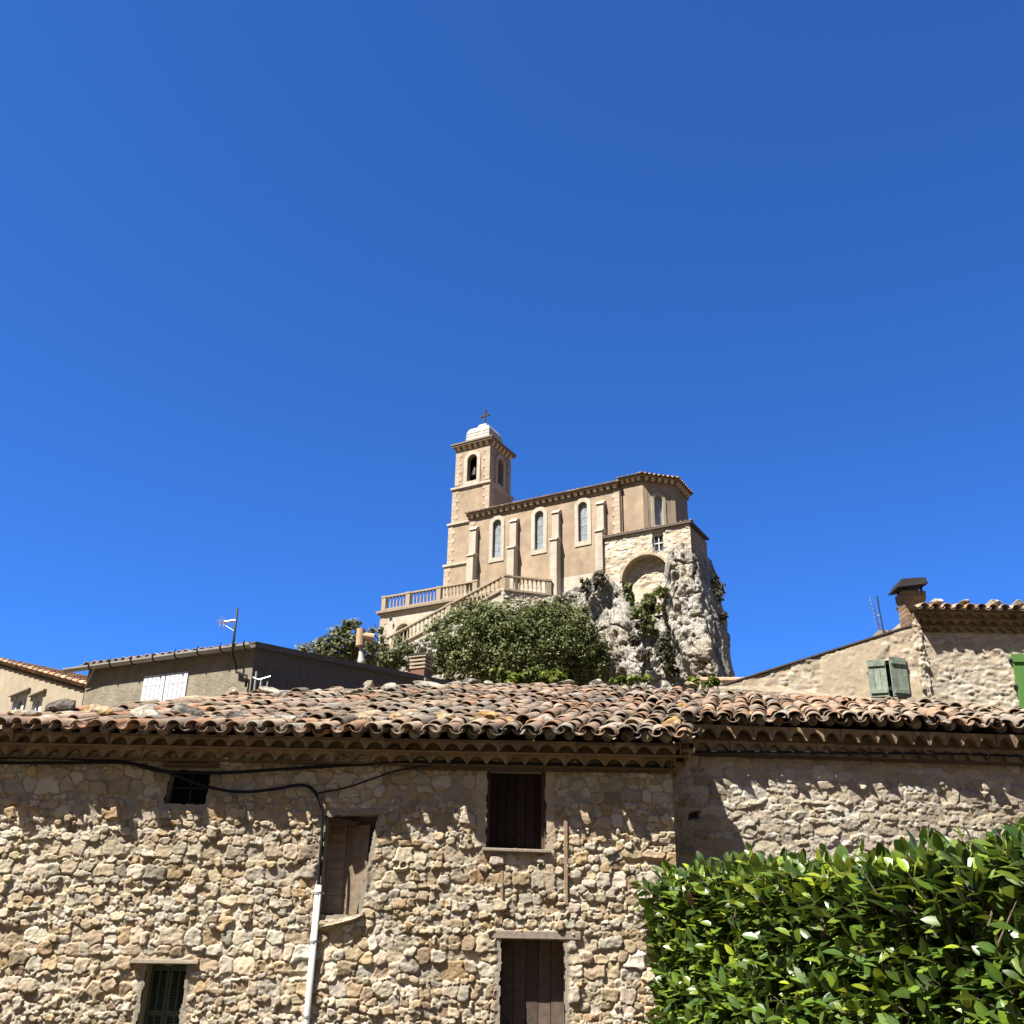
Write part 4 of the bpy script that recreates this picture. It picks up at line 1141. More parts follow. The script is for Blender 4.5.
# quoins on the two nave corners
def quoins(mb, s_in, z0, z1, fr, sgn, rgx, wl=.62, ws=.40, h=.42):
    z = z0; k = 0
    while z < z1-.05:
        w = wl if k % 2 else ws
        a, b = (s_in, s_in+sgn*w) if sgn > 0 else (s_in+sgn*w, s_in)
        P = [fr(a, z, -.035), fr(b, z, -.035), fr(b, min(z+h-.02, z1), -.035), fr(a, min(z+h-.02, z1), -.035)]
        Q = [fr(a, z, .0), fr(b, z, .0), fr(b, min(z+h-.02, z1), .0), fr(a, min(z+h-.02, z1), .0)]
        c = rgx.uniform(.9, 1.06); mb.hexa(P, Q, (c, c, c)); z += h; k += 1
M_ASHV = material("pale_limestone_blocks", (.46, .38, .285), attr=True, rough=.9, nscale=2.0, namt=.12, bump=.01, bscale=6)
rq = random.Random(6)
m = MB(); quoins(m, -15.03, -6.4, 3.9, F0, 1, rq); CB(m, "quoins", M_ASHV)
m = MB(); quoins(m, .03, -2.4, 3.9, F0, -1, rq, wl=.7, ws=.5); CB(m, "quoins", M_ASHV)
m = MB(); m.tube([(.14, -.03, -1.2), (.14, -.03, 3.9)], .07, 8); CB(m, "downpipe", M_WOOD)
for s in (-5.45, -13.86, -9.68): pass
# cornice with modillions and tiled roof
def cornice(mb, pts, z, step=.62, closed=False):
    """pts: plan polyline with the wall's outside on its right-hand side"""
    for i in range(len(pts)-1):
        a, b = Vector((*pts[i], 0)), Vector((*pts[i+1], 0)); d = (b-a); L = d.length; d.normalize(); n = Vector((d.y, -d.x, 0))
        P = lambda u, o, zz: a+d*u+n*o+Vector((0, 0, zz))
        e0 = .30 if i > 0 or True else 0
        mb.hexa([P(-.18,.12,z-.42),P(L+.18,.12,z-.42),P(L+.18,.12,z-.34),P(-.18,.12,z-.34)], [P(0,-.05,z-.42),P(L,-.05,z-.42),P(L,-.05,z-.34),P(0,-.05,z-.34)])
        mb.hexa([P(-.15,.36,z),P(L+.15,.36,z),P(L+.15,.42,z+.14),P(-.15,.42,z+.14)], [P(0,-.05,z),P(L,-.05,z),P(L,-.05,z+.14),P(0,-.05,z+.14)])
        k = max(1, round(L/step)); st = L/k
        for j in range(k):
            u = (j+.5)*st
            mb.hexa([P(u-.15,.26,z-.24),P(u+.15,.26,z-.24),P(u+.15,.33,z-.004),P(u-.15,.33,z-.004)], [P(u-.15,-.02,z-.34),P(u+.15,-.02,z-.34),P(u+.15,-.02,z-.004),P(u-.15,-.02,z-.004)], (2.5, 2.5, 2.5))
M_CORV = material("cornice_blocks", (.25, .195, .14), attr=True, rough=.9, nscale=2.0, namt=.15)
m = MB(); cornice(m, [(-15.0, 9.0), (-15.0, 0), (-.0, 0)], 4.22); CB(m, "cornice", M_CORV)
def roof_tiles_simple(mb, a, b, up, L, step=.42, r=.14):
    """rows of cover tiles from the eaves line a-b running up; one ribbed sheet"""
    a, b, up = Vector(a), Vector(b), Vector(up).normalized(); d = b-a; W = d.length; d.normalize(); n = d.cross(up)
    if n.z < 0: n = -n
    k = int(W/step); rq2 = random.Random(int(W*100))
    for i in range(k+1):
        p = a+d*(i*W/k)
        c = TILE_COLS[rq2.randrange(len(TILE_COLS))]*rq2.uniform(.9, 1.4)
        vs = []
        for t in (0, L):
            for q in range(6):
                th_ = math.pi*q/5; vs.append(p+up*t+d*math.cos(th_)*r+n*math.sin(th_)*r)
        fs = [(q, q+1, 7+q, 6+q) for q in range(5)]+[(0, 5, 4, 3, 2, 1)]
        mb.add(vs, fs, c)
m = MB()
zE = 4.37
roof_tiles_simple(m, (-15.2, -.50, zE), (.05, -.50, zE), (0, 1, .30), 5.3)
m.add([(-15.4,-.48,zE),(.1,-.48,zE),(.1,4.5,zE+1.55),(-15.4,4.5,zE+1.55),(-15.4,9.5,zE),(.1,9.5,zE)], [(0,1,2,3),(3,2,5,4)], (.20,.15,.11))
m.hexa([(-.1,-.5,zE+.02),(.16,-.5,zE+.02),(.16,-.5,zE+.16),(-.1,-.5,zE+.16)], [(-.1,4.5,zE+1.57),(.16,4.5,zE+1.57),(.16,4.5,zE+1.71),(-.1,4.5,zE+1.71)], (.22,.17,.13))
CB(m, "roof", M_TILE_FAR, fixn=False)
# apse
AP = [(0.05, .2), (2.1, .2), (4.2, 2.3), (4.2, 5.4), (2.1, 7.5), (0.05, 7.5)]
m = MB()
c45 = 1/math.sqrt(2)
FBa = lambda u, v, d: Vector((2.1+u*c45-d*c45, .2+u*c45+d*c45, v))
LBa = 2.1*math.sqrt(2)
m.add([(0.05,.2,-2.2),(2.1,.2,-2.2),(2.1,.2,4.6),(.05,.2,4.6)], [(0,1,2,3)])
m.prism([(0,-2.2),(LBa,-2.2),(LBa,4.6),(0,4.6)], FBa, 0, .4, holes=[arch_loop(1.38, .40, .25, 3.05)], back=False)
for i in (2, 3, 4):
    (a, b), (c, d) = AP[i], AP[i+1]; m.add([(a,b,-2.2),(c,d,-2.2),(c,d,4.6),(a,b,4.6)], [(0,1,2,3)])
CB(m, "apse_wall", M_STUCCO, fixn=False)
g = MB(); g.prism(arch_loop(1.38, .43, .22, 3.09), FBa, .24, .27); w = CB(g, "window", M_GLASS)
f = MB(); ring(f, arch_loop(1.38, .66, -.1, 3.32, 14), arch_loop(1.38, .39, .27, 3.03, 14), FBa, -.06, .06); CB(f, "surround", M_ASHLAR, w)
f = MB(); f.add([FBa(.98,1.22,.22),FBa(1.78,1.22,.22),FBa(1.78,1.27,.22),FBa(.98,1.27,.22)], [(0,1,2,3)]); CB(f, "bars", M_ZINC, w)
m = MB()
for u0, u1 in ((0.0, .42), (LBa-.42, LBa-.0)):
    m.add([FBa(u0,-2.1,-.02),FBa(u1,-2.1,-.02),FBa(u1,3.8,-.02),FBa(u0,3.8,-.02)], [(0,1,2,3)], (.88,.85,.8))
CB(m, "corner_strips", M_ASHV, fixn=False)
m = MB(); cornice(m, AP, 4.58, .55); CB(m, "cornice", M_CORV)
m = MB(); RA = []
apx = (0.4, 3.85, 6.25)
ce = (1.4, 3.85)
OUT = []
n_ = len(AP)
for i, p in enumerate(AP):
    v = Vector((p[0]-ce[0], p[1]-ce[1])); f_ = {0:(0,-.54),1:(.22,-.53),2:(.54,-.22),3:(.54,.22),4:(.22,.53),5:(0,.54)}[i]
    OUT.append((p[0]+f_[0], p[1]+f_[1]))
for i in range(n_-1):
    a, b = OUT[i], OUT[i+1]
    m.add([(a[0],a[1],4.73),(b[0],b[1],4.73),apx], [(0,1,2)], (.20,.15,.11))
    A_, B_ = Vector((a[0],a[1],4.74)), Vector((b[0],b[1],4.74)); mid = (A_+B_)/2
    roof_tiles_simple(m, A_, B_, Vector(apx)-mid, 1.2, step=.40, r=.13)
CB(m, "roof", M_TILE_FAR, fixn=False)
# bell tower
TX0, TX1, TY0, TY1 = -18.1, -14.25, 2.0, 6.1
m = MB()
stg = [(-7.5, .25, .48), (.25, 4.5, .30), (4.5, 8.3, .14)]
for (z0, z1, o) in stg: m.box(TX0-o, TX1+o, TY0-o, TY1+o, z0, z1)
CB(m, "tower_wall", M_STUCCO)
m = MB()
hx = (TX0+TX1)/2; hy = (TY0+TY1)/2
m.prism([(TX0,8.3),(TX1,8.3),(TX1,12.95),(TX0,12.95)], lambda u, v, d: Vector((u, TY0+d, v)), 0, .55, holes=[arch_loop(hx-.02, .56, 8.95, 11.85)])
m.prism([(TY0+.552,8.3),(TY1-.552,8.3),(TY1-.552,12.95),(TY0+.552,12.95)], lambda u, v, d: Vector((TX1-d, u, v)), 0, .55, holes=[arch_loop(hy, .56, 8.95, 11.85)])
m.box(TX0, TX1, TY1-.55, TY1, 8.3, 12.95); m.box(TX0, TX0+.55, TY0+.552, TY1-.552, 8.3, 12.95)
CB(m, "belfry", M_STUCCO)
m = MB(); m.box(TX0+.8, TX1-.8, TY0+1.2, TY1-.8, 8.35, 12.9); CB(m, "belfry_dark_fill", M_DARK)  # black block standing in for the unlit belfry interior
m = MB(); ring(m, arch_loop(hx-.02, .92, 8.62, 12.22, 14), arch_loop(hx-.02, .55, 8.97, 11.83, 14), lambda u, v, d: Vector((u, TY0+d, v)), -.09, .05)
ring(m, arch_loop(hy, .92, 8.62, 12.22, 14), arch_loop(hy, .55, 8.97, 11.83, 14), lambda u, v, d: Vector((TX1-d, u, v)), -.09, .05)
CB(m, "belfry_surround", M_ASHLAR)
m = MB(); bt = MB()
bt.tube([(hx-.1, TY0+.62, 10.7), (hx-.1, TY0+.62, 10.3), (hx-.1, TY0+.62, 9.8)], [.12, .24, .34], 12); CB(bt, "bell", M_IRON)
for (z, o, hh_) in ((.25, .62, .22), (4.5, .46, .20), (8.3, .32, .20)):
    m.box(TX0-o, TX1+o, TY0-o, TY1+o, z, z+hh_)
    m.box(TX0-o+.09, TX1+o-.09, TY0-o+.09, TY1+o-.09, z-.14, z-.002)
    CB(m, "string_course", M_ASHLAR); m = MB()
m = MB()
for (z0, z1, o) in stg+[(8.55, 12.5, 0)]:
    FT = lambda u, v, d, o=o: Vector((u, TY0-o+d, v)); FS = lambda u, v, d, o=o: Vector((TX1+o-d, u, v))
    zl = z0+(.25 if z0 > 0 else 0)
    for args in ((TX0-o-.03, max(zl, -6), z1-.18, FT, 1), (TX1+o+.03, z0+.25, z1-.18, FT, -1)) + (((TY0-o, z0+.25, z1-.18, FS, 1), (TY1+o+.03, z0+.25, z1-.18, FS, -1)) if z0 > 4 else ()):
        m = MB(); quoins(m, *args, rq, .75, .5, .44); CB(m, "quoins", M_ASHV)

m = MB()
TWP = [(TX0, TY1), (TX0, TY0), (TX1, TY0), (TX1, TY1)]
for i in range(3):
    a, b = Vector((*TWP[i], 0)), Vector((*TWP[i+1], 0)); d = b-a; L = d.length; d.normalize(); n = Vector((d.y, -d.x, 0))
    for j in range(6):
        u = (j+.5)*L/6; q = lambda uu, o, zz: a+d*uu+n*o+Vector((0, 0, zz))
        m.hexa([q(u-.16,.22,12.72),q(u+.16,.22,12.72),q(u+.16,.32,12.945),q(u-.16,.32,12.945)], [q(u-.16,-.02,12.5),q(u+.16,-.02,12.5),q(u+.16,-.02,12.945),q(u-.16,-.02,12.945)], (2.4,2.4,2.4))
m.box(TX0-.36, TX1+.36, TY0-.36, TY1+.36, 12.95, 13.12); m.box(TX0-.44, TX1+.44, TY0-.44, TY1+.44, 13.122, 13.25)
CB(m, "tower_cornice", M_CORV)
dm = MB(); prof = [(2.3,13.25),(1.95,13.45),(1.6,13.68),(1.47,13.9),(1.44,14.3),(1.42,14.75),(1.33,15.08),(1.16,15.34),(.9,15.5),(.56,15.58),(.54,15.78),(.50,15.95),(.32,16.1),(.12,16.16)]
vs, fs = [], []
for (r_, z) in prof:
    r_ *= .92
    vs += [(hx-r_,hy-r_,z),(hx+r_,hy-r_,z),(hx+r_,hy+r_,z),(hx-r_,hy+r_,z)]
for i in range(len(prof)-1):
    for k in range(4): fs.append((4*i+k, 4*i+(k+1) % 4, 4*i+4+(k+1) % 4, 4*i+4+k))
fs.append(tuple(4*(len(prof)-1)+k for k in range(4)))
dm.add(vs, fs); dome = CB(dm, "dome", M_DOME)
m = MB()
for z, r_ in ((14.0, 1.358), (14.35, 1.342), (14.7, 1.333)):
    m.box(hx-r_, hx+r_, hy-r_, hy+r_, z, z+.05)
CB(m, "dome_bands", M_DOME, dome)
m = MB()
cz = 16.15
m.box(hx-.075, hx+.075, hy-.06, hy+.06, cz, cz+1.55); m.box(hx-.42, hx+.42, hy-.055, hy+.055, cz+.96, cz+1.10)
for (x, z) in ((hx-.42, cz+1.03), (hx+.42, cz+1.03), (hx, cz+1.55)): m.box(x-.12, x+.12, hy-.07, hy+.07, z-.12, z+.12)
for a_ in (45, 135, 225, 315):
    m.bar((hx, hy, cz+1.03), (hx+.25*math.cos(R(a_)), hy, cz+1.03+.25*math.sin(R(a_))), .04, .04)
m.box(hx-.14, hx+.14, hy-.14, hy+.14, cz-.02, cz+.12)
CB(m, "cross", M_IRON)
m = MB(); m.prism(arch_loop(-15.35+.0, .55, -3.9, -2.0+.0), lambda u, v, d: Vector((u, TY0-.48+d, v)), -.04, -.01); CB(m, "door", M_DARK)
m = MB(); ring(m, arch_loop(-15.35, .85, -3.9, -1.7, 14), arch_loop(-15.35, .54, -3.95+.1, -2.02, 14), lambda u, v, d: Vector((u, TY0-.48+d, v)), -.10, -.005); CB(m, "door_surround", M_ASHLAR)
# sacristy built on the lip of the rock under the apse
ES = -.8
FSa = lambda u, v, d: Vector((u, ES+d, v))
SX0, SX1 = -1.05, 6.45
arc = [(2.45+2.05*math.cos(t), -4.95+1.98*math.sin(t)) for t in np.linspace(0, math.pi, 15)]
def in_arch(x, z): return ((x-2.45)/2.05)**2+((z+4.95)/1.98)**2 < 1 and z > -6
M_RUBFAR = M_RUBBLE
def churchmat(o):
    o.parent = church
    o.matrix_parent_inverse = (Matrix.Translation((PCH.x, PCH.y, PCH.z-5)) @ Matrix.Rotation(ACH, 4, 'Z')).inverted()
def cw(s, e, z):
    c, s_ = math.cos(ACH), math.sin(ACH)
    return Vector((PCH.x+s*c-e*s_, PCH.y+s*s_+e*c, PCH.z+z))
uxc = (math.cos(ACH), math.sin(ACH))
o = rubble("sacristy_wall", M_RUBBLE, None, cw(SX0, ES, -7), uxc, SX1-SX0, 6.15, .05, 71, rows=(.2, .4), asp=(1.0, 2.4), relief=(.0, .05), pal=PAL_PALE*1.0, mortar=(.52,.45,.34), groove=.03, warp=.05, fillamt=.03,
           fill=lambda u, z, l: .35*sstep(.4, .6, l), reveal=.35, openings=[[(3.2-SX0,-2.85+7),(4.1-SX0,-2.85+7),(4.1-SX0,-1.3+7),(3.2-SX0,-1.3+7)]],
           shape=lambda u, z, l: ~((((u+SX0-2.45)/2.05)**2+((z-7+4.95)/1.98)**2 < 1) & (z-7 > -7.2)))
churchmat(o)
m = MB()
for i in range(len(arc)-1):
    (a, b), (c, d) = arc[i], arc[i+1]
    m.add([FSa(a,b,.03),FSa(c,d,.03),FSa(c,d,1.0),FSa(a,b,1.0)], [(0,1,2,3)], (.42,.34,.25))
    k = 1.10
    a2, b2, c2, d2 = 2.45+(a-2.45)*k, -4.95+(b+4.95)*k, 2.45+(c-2.45)*k, -4.95+(d+4.95)*k
    m.add([FSa(a,b,-.09),FSa(c,d,-.09),FSa(c2,d2,-.09),FSa(a2,b2,-.09),FSa(a,b,.02),FSa(c,d,.02),FSa(c2,d2,.02),FSa(a2,b2,.02)], [(0,1,2,3),(0,1,5,4),(2,3,7,6)], (.40,.32,.23) if i % 2 else (.46,.38,.28))
CB(m, "arch", M_RUBBLE, fixn=False)
o = rubble("arch_infill", M_RUBBLE, None, cw(.2, ES+.75, -8), uxc, 4.5, 5.2, .06, 73, rows=(.2, .4), asp=(1.0, 2.2), relief=(.0, .06), pal=PAL_PALE, mortar=(.56,.50,.38), groove=.03, warp=.05, fillamt=.03, fill=lambda u, z, l: .3+.6*(u < 1.5))
churchmat(o)
m = MB(); m.box(SX1-.3, SX1, ES+.01, 3.2, -6, -1.15); CB(m, "sacristy_side_wall", M_STUCCO)
m = MB(); m.box(SX0, SX0+.3, ES+.01, 0, -5, -1.0); CB(m, "sacristy_side_wall", M_STUCCO)
m = MB()
m.hexa([(SX0-.1,ES-.22,-.93),(SX1+.18,ES-.22,-.93),(SX1+.18,ES-.22,-.74),(SX0-.1,ES-.22,-.74)], [(SX0-.1,.3,-.70),(SX1+.18,3.4,-.93),(SX1+.18,3.4,-.74),(SX0-.1,.3,-.45)], (.13,.11,.095))
roof_tiles_simple(m, (SX0, ES-.24, -.76), (SX1+.15, ES-.24, -.76), (0, 1, .15), .9, .42, .11)
CB(m, "sacristy_roof", M_TILE_FAR)
m = MB(); m.box(3.18, 4.12, ES+.30, ES+.33, -2.9, -1.25); w = CB(m, "window", M_BLACKGLASS)
m = MB()
for (a, b, c, d) in ((3.2,3.29,-2.85,-1.3),(4.01,4.1,-2.85,-1.3),(3.29,4.01,-2.85,-2.74),(3.29,4.01,-1.42,-1.3),(3.62,3.69,-2.74,-1.42),(3.29,4.01,-2.12,-2.05)): m.box(a, b, ES+.20, ES+.28, c, d)
CB(m, "frame", M_WHITEPAINT, w)

# terrace with balustrade
def sub_thing(name, label, cat):
    return tag(empty(name, (PCH.x, PCH.y, PCH.z-9), ACH), label, cat)
OFT = (0, 0, -9.0)
terr = sub_thing("church_terrace", "pale walled terrace with a stone balustrade left of the church", "terrace")
ET = -1.0
m = MB()
m.prism([(-23.7,-9),(-9.5,-9),(-9.5,-4.2),(-23.7,-4.2)], lambda u, v, d: Vector((u, ET+d, v)), 0, .5, holes=[arch_loop(-21.1, .78, -7.6, -5.6)])
m.box(-23.7, -23.2, ET+.5, 8, -9, -4.2); m.box(-23.2, -15, ET+.5, 8, -4.4, -4.2); m.box(-23.2, -15, 7.5, 8, -9, -4.4)
m.build("wall", M_ASHLAR, terr, off=OFT)
m = MB(); m.box(-22.2, -20, ET+.5, ET+.55, -8.5, -5.2); m.build("doorway", M_DARK, terr, off=OFT)
m = MB(); ring(m, arch_loop(-21.1, 1.05, -7.7, -5.32, 14), arch_loop(-21.1, .77, -7.65, -5.62, 14), lambda u, v, d: Vector((u, ET+d, v)), -.06, .02); m.build("surround", M_ASHV, terr, off=OFT)
m = MB(); m.box(-24.05, -9.5, ET-.32, ET+.2, -4.35, -4.12); m.box(-23.92, -9.5, ET-.2, ET+.1, -4.50, -4.352); m.box(-24.05, -23.5, ET+.2, 8, -4.35, -4.12); m.build("cornice", M_CORNICE, terr, off=OFT)
m = MB(); quoins(m, -23.73, -8.9, -4.6, lambda u, v, d: Vector((u, ET+d, v)), 1, rq, .8, .5, .5); m.build("quoins", M_ASHV, terr, off=OFT)
# balustrades: rail parts and single balusters
def baluster_mesh():
    b = MB(); pr = [(.085,0),(.085,.06),(.05,.10),(.095,.30),(.075,.45),(.045,.62),(.06,.72),(.085,.76),(.085,.82)]
    b.tube([(0,0,z) for r_, z in pr], [r_ for r_, z in pr], 8); return b
BALP = None
def balustrade(parent, a, b, h, piers, off, rake=0.0, spacing=.36):
    """a,b: base ends in church coordinates"""
    global BALP
    a, b = Vector(a), Vector(b); L = (b-a).xy.length; dxy = Vector((b.x-a.x, b.y-a.y, 0)).normalized(); n = Vector((dxy.y, -dxy.x, 0)); dz = (b.z-a.z)/L
    P = lambda u, o, z: a+dxy*u+n*o+Vector((0,0,dz*u+z))
    m = MB()
    for (z0, z1, w) in ((0, .15, .16), (h-.14, h, .17)):
        m.hexa([P(0,w,z0),P(L,w,z0),P(L,w,z1),P(0,w,z1)], [P(0,-w,z0),P(L,-w,z0),P(L,-w,z1),P(0,-w,z1)])
    br = m.build("balustrade", M_BAL, parent, off=off)
    for u in piers:
        m = MB()
        m.hexa([P(u-.22,.195,.0),P(u+.22,.195,0),P(u+.22,.195,h-.142),P(u-.22,.195,h-.142)], [P(u-.22,-.195,0),P(u+.22,-.195,0),P(u+.22,-.195,h-.142),P(u-.22,-.195,h-.142)])
        m.hexa([P(u-.27,.23,h-.143),P(u+.27,.23,h-.143),P(u+.27,.23,h+.02),P(u-.27,.23,h+.02)], [P(u-.27,-.23,h-.143),P(u+.27,-.23,h-.143),P(u+.27,-.23,h+.02),P(u-.27,-.23,h+.02)])
        m.build("pier", M_BAL, br, off=off)
    k = int(L/spacing)
    for i in range(k):
        u = (i+.5)*L/k
        if any(abs(u-p) < .36 for p in piers): continue
        q = P(u, 0, .15)
        if BALP is None:
            o_ = baluster_mesh().build("baluster", M_BAL, br, smooth=True); BALP = o_
        else:
            o_ = BALP.copy(); COL.objects.link(o_); o_.parent = br
        o_.location = (q.x-off[0], q.y-off[1], q.z-off[2]); o_.scale = (1, 1, (h-.32)/.82)
balustrade(terr, (-23.6, ET-.02, -4.118), (-13.2, ET-.02, -4.118), 1.40, [.26, 2.95, 6.3, 10.1], OFT)
lamp = empty("wall_lamp", cw(-22.3, ET-.05, -5.1), ACH); tag(lamp, "small dark bracket lamp on the terrace wall left of its arched doorway", "wall lamp")
m = MB(); m.tube([(0, 0, 0), (0, -.18, .16), (0, -.30, .12)], .03, 6); m.build("bracket", M_IRON, lamp)
m = MB(); m.tube([(0, -.30, .14), (0, -.30, .02), (0, -.30, -.2)], [.05, .12, .09], 8); m.build("lantern", M_IRON, lamp)
# stair
st = sub_thing("stone_staircase", "long stone staircase with balustrade descending left below the church wall", "staircase")
EN = -3.7
NX, NZ = -9.1, -5.18
BXs, BZs = -20.9, -9.1
m = MB()
m.prism([(NX, -11), (NX, NZ-.02), (BXs, BZs-.02), (BXs, -11)], lambda u, v, d: Vector((u, EN+d, v)), .0, .4)
m.build("string_wall", M_ASHLAR, st, off=OFT)
m = MB(); ns = 24
for i in range(ns):
    x1 = NX-(NX-BXs)*i/ns; x0 = NX-(NX-BXs)*(i+1)/ns; z = NZ+(BZs-NZ)*(i+1)/ns
    m.box(x0, x1, EN+.41, ET-.02, -11, z-.12)
m.build("steps", M_ASHLAR, st, off=OFT)
m = MB(); pol = [(NX, EN), (-6.0, -.75), (-6.0, -.05), (NX-3.9, -.05), (NX-.0, EN+2.6)]
m = MB()
lp = [(NX, EN), (-6.05, -.86), (-6.3, -.02), (-9.4, -.02), (NX, ET-.02)]
vs = [(x, y, NZ-.05) for x, y in lp]+[(x, y, -11) for x, y in lp]; n = len(lp)
m.add(vs, [tuple(range(n))]+[(i, (i+1) % n, n+(i+1) % n, n+i) for i in range(n)], (.42,.38,.31)); m.build("landing", M_RUBBLE, st, off=OFT)
dn = (Vector((-6.05, -.86, 0))-Vector((NX, EN, 0)))
balustrade(st, (NX, EN, NZ), (-6.05, -.86, NZ-.05), 1.38, [.25, dn.length-.3], OFT)
balustrade(st, (NX-.3, EN, NZ-.08), (BXs, EN, BZs), 1.36, [5.0], OFT, spacing=.4)
# rubble facing of the landing
o = rubble("landing_facing", M_RUBBLE, None, cw(NX, EN-.02, -9.2), tuple((cw(-6.05,-.88,0)-cw(NX,EN-.02,0)).xy.normalized()), dn.length, 4.0, .06, 81, rows=(.2,.4), relief=(.02,.10), pal=PAL_PALE*np.array([.85,.87,.9]), mortar=(.34,.31,.26), groove=.05, warp=.06)
o.parent = st; o.matrix_parent_inverse = (Matrix.Translation((PCH.x, PCH.y, PCH.z-9)) @ Matrix.Rotation(ACH, 4, 'Z')).inverted()

# ------------------------------------------------------------------ the rock
def ridged(X, Y, Z, seed, o=4):
    r = 0; a = 1; t = 0
    for i in range(o):
        n = vnoise(X*2**i, Y*2**i, Z*2**i, seed+i); r = r+a*(1-np.abs(2*n-1)); t += a; a *= .5
    return r/t
NV = 215
zb = -19.0
vv = np.linspace(0, 1, NV)
# plan path parameters: front (left to right), rounded corner, right side, back
fs_ = np.arange(-33, 6.6, .13)
def rock_surface():
    rows = []
    path = []
    for s in fs_: path.append((s, 'f'))
    for t in np.linspace(0, 1, 12)[1:]: path.append((t, 'c'))
    for t in np.arange(.13, 4.4, .13): path.append((t, 's'))
    for t in np.linspace(0, 1, 60)[1:]: path.append((t, 'b'))
    n = len(path)
    S = np.zeros((NV, n)); E_ = np.zeros((NV, n)); Zz = np.zeros((NV, n)); NS = np.zeros((NV, n)); NE = np.zeros((NV, n))
    for j, (p, k) in enumerate(path):
        s_top = p if k == 'f' else (6.6 if k in 'cs' else 6.6-40*p)
        ztop = np.interp(s_top, [-33,-26,-22,-17,-13,-9.5,-8,-6,-4.5,-2,-1,0,2,4.6,5.4,6.6], [-12,-10.5,-10,-9.2,-8,-6.8,-6.5,-5.9,-5.5,-4.5,-4.0,-5.2,-7.2,-5.0,-3.1,-2.6])
        if k == 'b': ztop = np.interp(p, [0,.25,.6,1], [-3,-5.5,-8,-12])
        z = ztop+(zb-ztop)*vv
        dep = np.maximum(0, -3-z)
        sc = 6.5+.20*dep           # corner position
        ef = -1.05-.20*dep - np.interp(s_top, [-33,-20,-12,-8.5,-6,-3], [3.6,3.2,3.0,2.2,.6,.0])
        Rr = .9
        if k == 'f':
            f = (p+33)/(6.6+33); s = np.where(p > 0, p*(sc-Rr)/6.6, p); e = ef; ns, ne = 0, -1
        elif k == 'c':
            a = -math.pi/2+p*math.pi/2; s = sc-Rr+Rr*math.cos(a); e = ef+Rr+Rr*math.sin(a); ns, ne = math.cos(a), math.sin(a)
        elif k == 's':
            s = sc + .0*dep; e = ef+Rr+p*(1+0*dep); ns, ne = 1, 0
        else:
            s = sc*(1-p)+(-33)*p; e = ef+Rr+4.3+8*math.sin(p*math.pi); ns, ne = .3*(1-p), 1
        S[:, j] = s; E_[:, j] = e; Zz[:, j] = z; NS[:, j] = ns; NE[:, j] = ne
    return S, E_, Zz, NS, NE, n
S, E_, Zz, NS, NE, ncol = rock_surface()
big = fbm(S*.22, E_*.22, Zz*.14, 201, 3)-.5
rid = ridged(S*.6, E_*.6, Zz*.17, 205, 4)-.6
fine = ridged(S*2.4, E_*2.4, Zz*.55, 211, 4)-.6
mic = fbm(S*6, E_*6, Zz*2.6, 217, 3)-.5
amp = sstep(0, .10, vv)[:, None]*.8+.2
pits = sstep(.60, .78, fbm(S*1.3, E_*1.3, Zz*.9, 241, 3))
crk = np.exp(-np.abs(vnoise(S*1.1+3, E_*1.1, Zz*.16, 261)+.35*vnoise(S*3, E_*3, Zz*.7, 262)-.66)/.022)
crk2 = np.exp(-np.abs(vnoise(S*.5, E_*.5, Zz*.6, 263)+.3*vnoise(S*2, E_*2, Zz*1.4, 264)-.62)/.018)
stp = np.floor(fbm(S*.75, E_*.75, Zz*.32, 265, 3)*11)/11+np.floor(fbm(S*1.8, E_*1.8, Zz*.8, 268, 3)*9)/9*.45-.7
D = amp*(1.5*big+.9*rid+.35*fine+.35*mic-.3*pits-.9*crk-.6*crk2+1.25*stp)
D = np.where(NE > .5, D*.5, D)*np.where(NS > .8, .4, 1)
# hollow under the arch and the cleft running down to the right
hol = np.exp(-(((S-2.3)/1.7)**2+((Zz+6.0)/1.9)**2))*(NE < -.5)
cx_ = np.interp(-Zz, [5, 8, 11, 14, 17], [2.9, 3.0, 4.4, 5.9, 7.0]); cw_ = np.interp(-Zz, [5, 8, 12, 16], [.9, .7, .8, .75])
cle = np.exp(-((S-cx_)/cw_)**2)*sstep(5.5, 8, -Zz)*(NE < -.5)
D = D*(1-.7*hol)-1.5*hol-1.9*cle
S2 = S+NS*D; E2 = E_+NE*D; Z2 = Zz+.2*mic+.15*(fine)
t1 = fbm(S*.35, E_*.35, Zz*.3, 221, 3); t2 = fbm(S*1.1, E_*1.1, Zz*.5, 225, 4); t3 = ridged(S*1.0, E_*1.0, Zz*.35, 229, 3)
base = np.array([.56,.53,.47]); tan_ = np.array([.56,.50,.40]); dk_ = np.array([.22,.21,.185]); wh = np.array([.68,.655,.60])  # dk_ paints crevice shade and dark lichen into the rock colour
C = base + (tan_-base)*sstep(.50, .66, t1)[..., None]
C = C + (wh-C)*sstep(.52, .66, t2)[..., None]*.7
C = C + (dk_-C)*(sstep(.42, .28, t2)*.5)[..., None]
C = C + (dk_*.9-C)*(sstep(.82, .95, t3)*.35)[..., None]
t4 = fbm(S*2.6, E_*2.6, Zz*1.1, 251, 4)
C = C + (dk_*.6-C)*(np.maximum(crk, crk2)*.6)[..., None]
C = C + (dk_*.8-C)*(sstep(.58, .70, t4)*.55)[..., None]
c_, s_ = math.cos(ACH), math.sin(ACH)
V = np.stack([PCH.x+S2*c_-E2*s_, PCH.y+S2*s_+E2*c_, PCH.z+Z2], -1).reshape(-1, 3)
jj, ii = np.meshgrid(np.arange(NV-1), np.arange(ncol-1), indexing='ij')
q = (jj*ncol+ii).ravel()
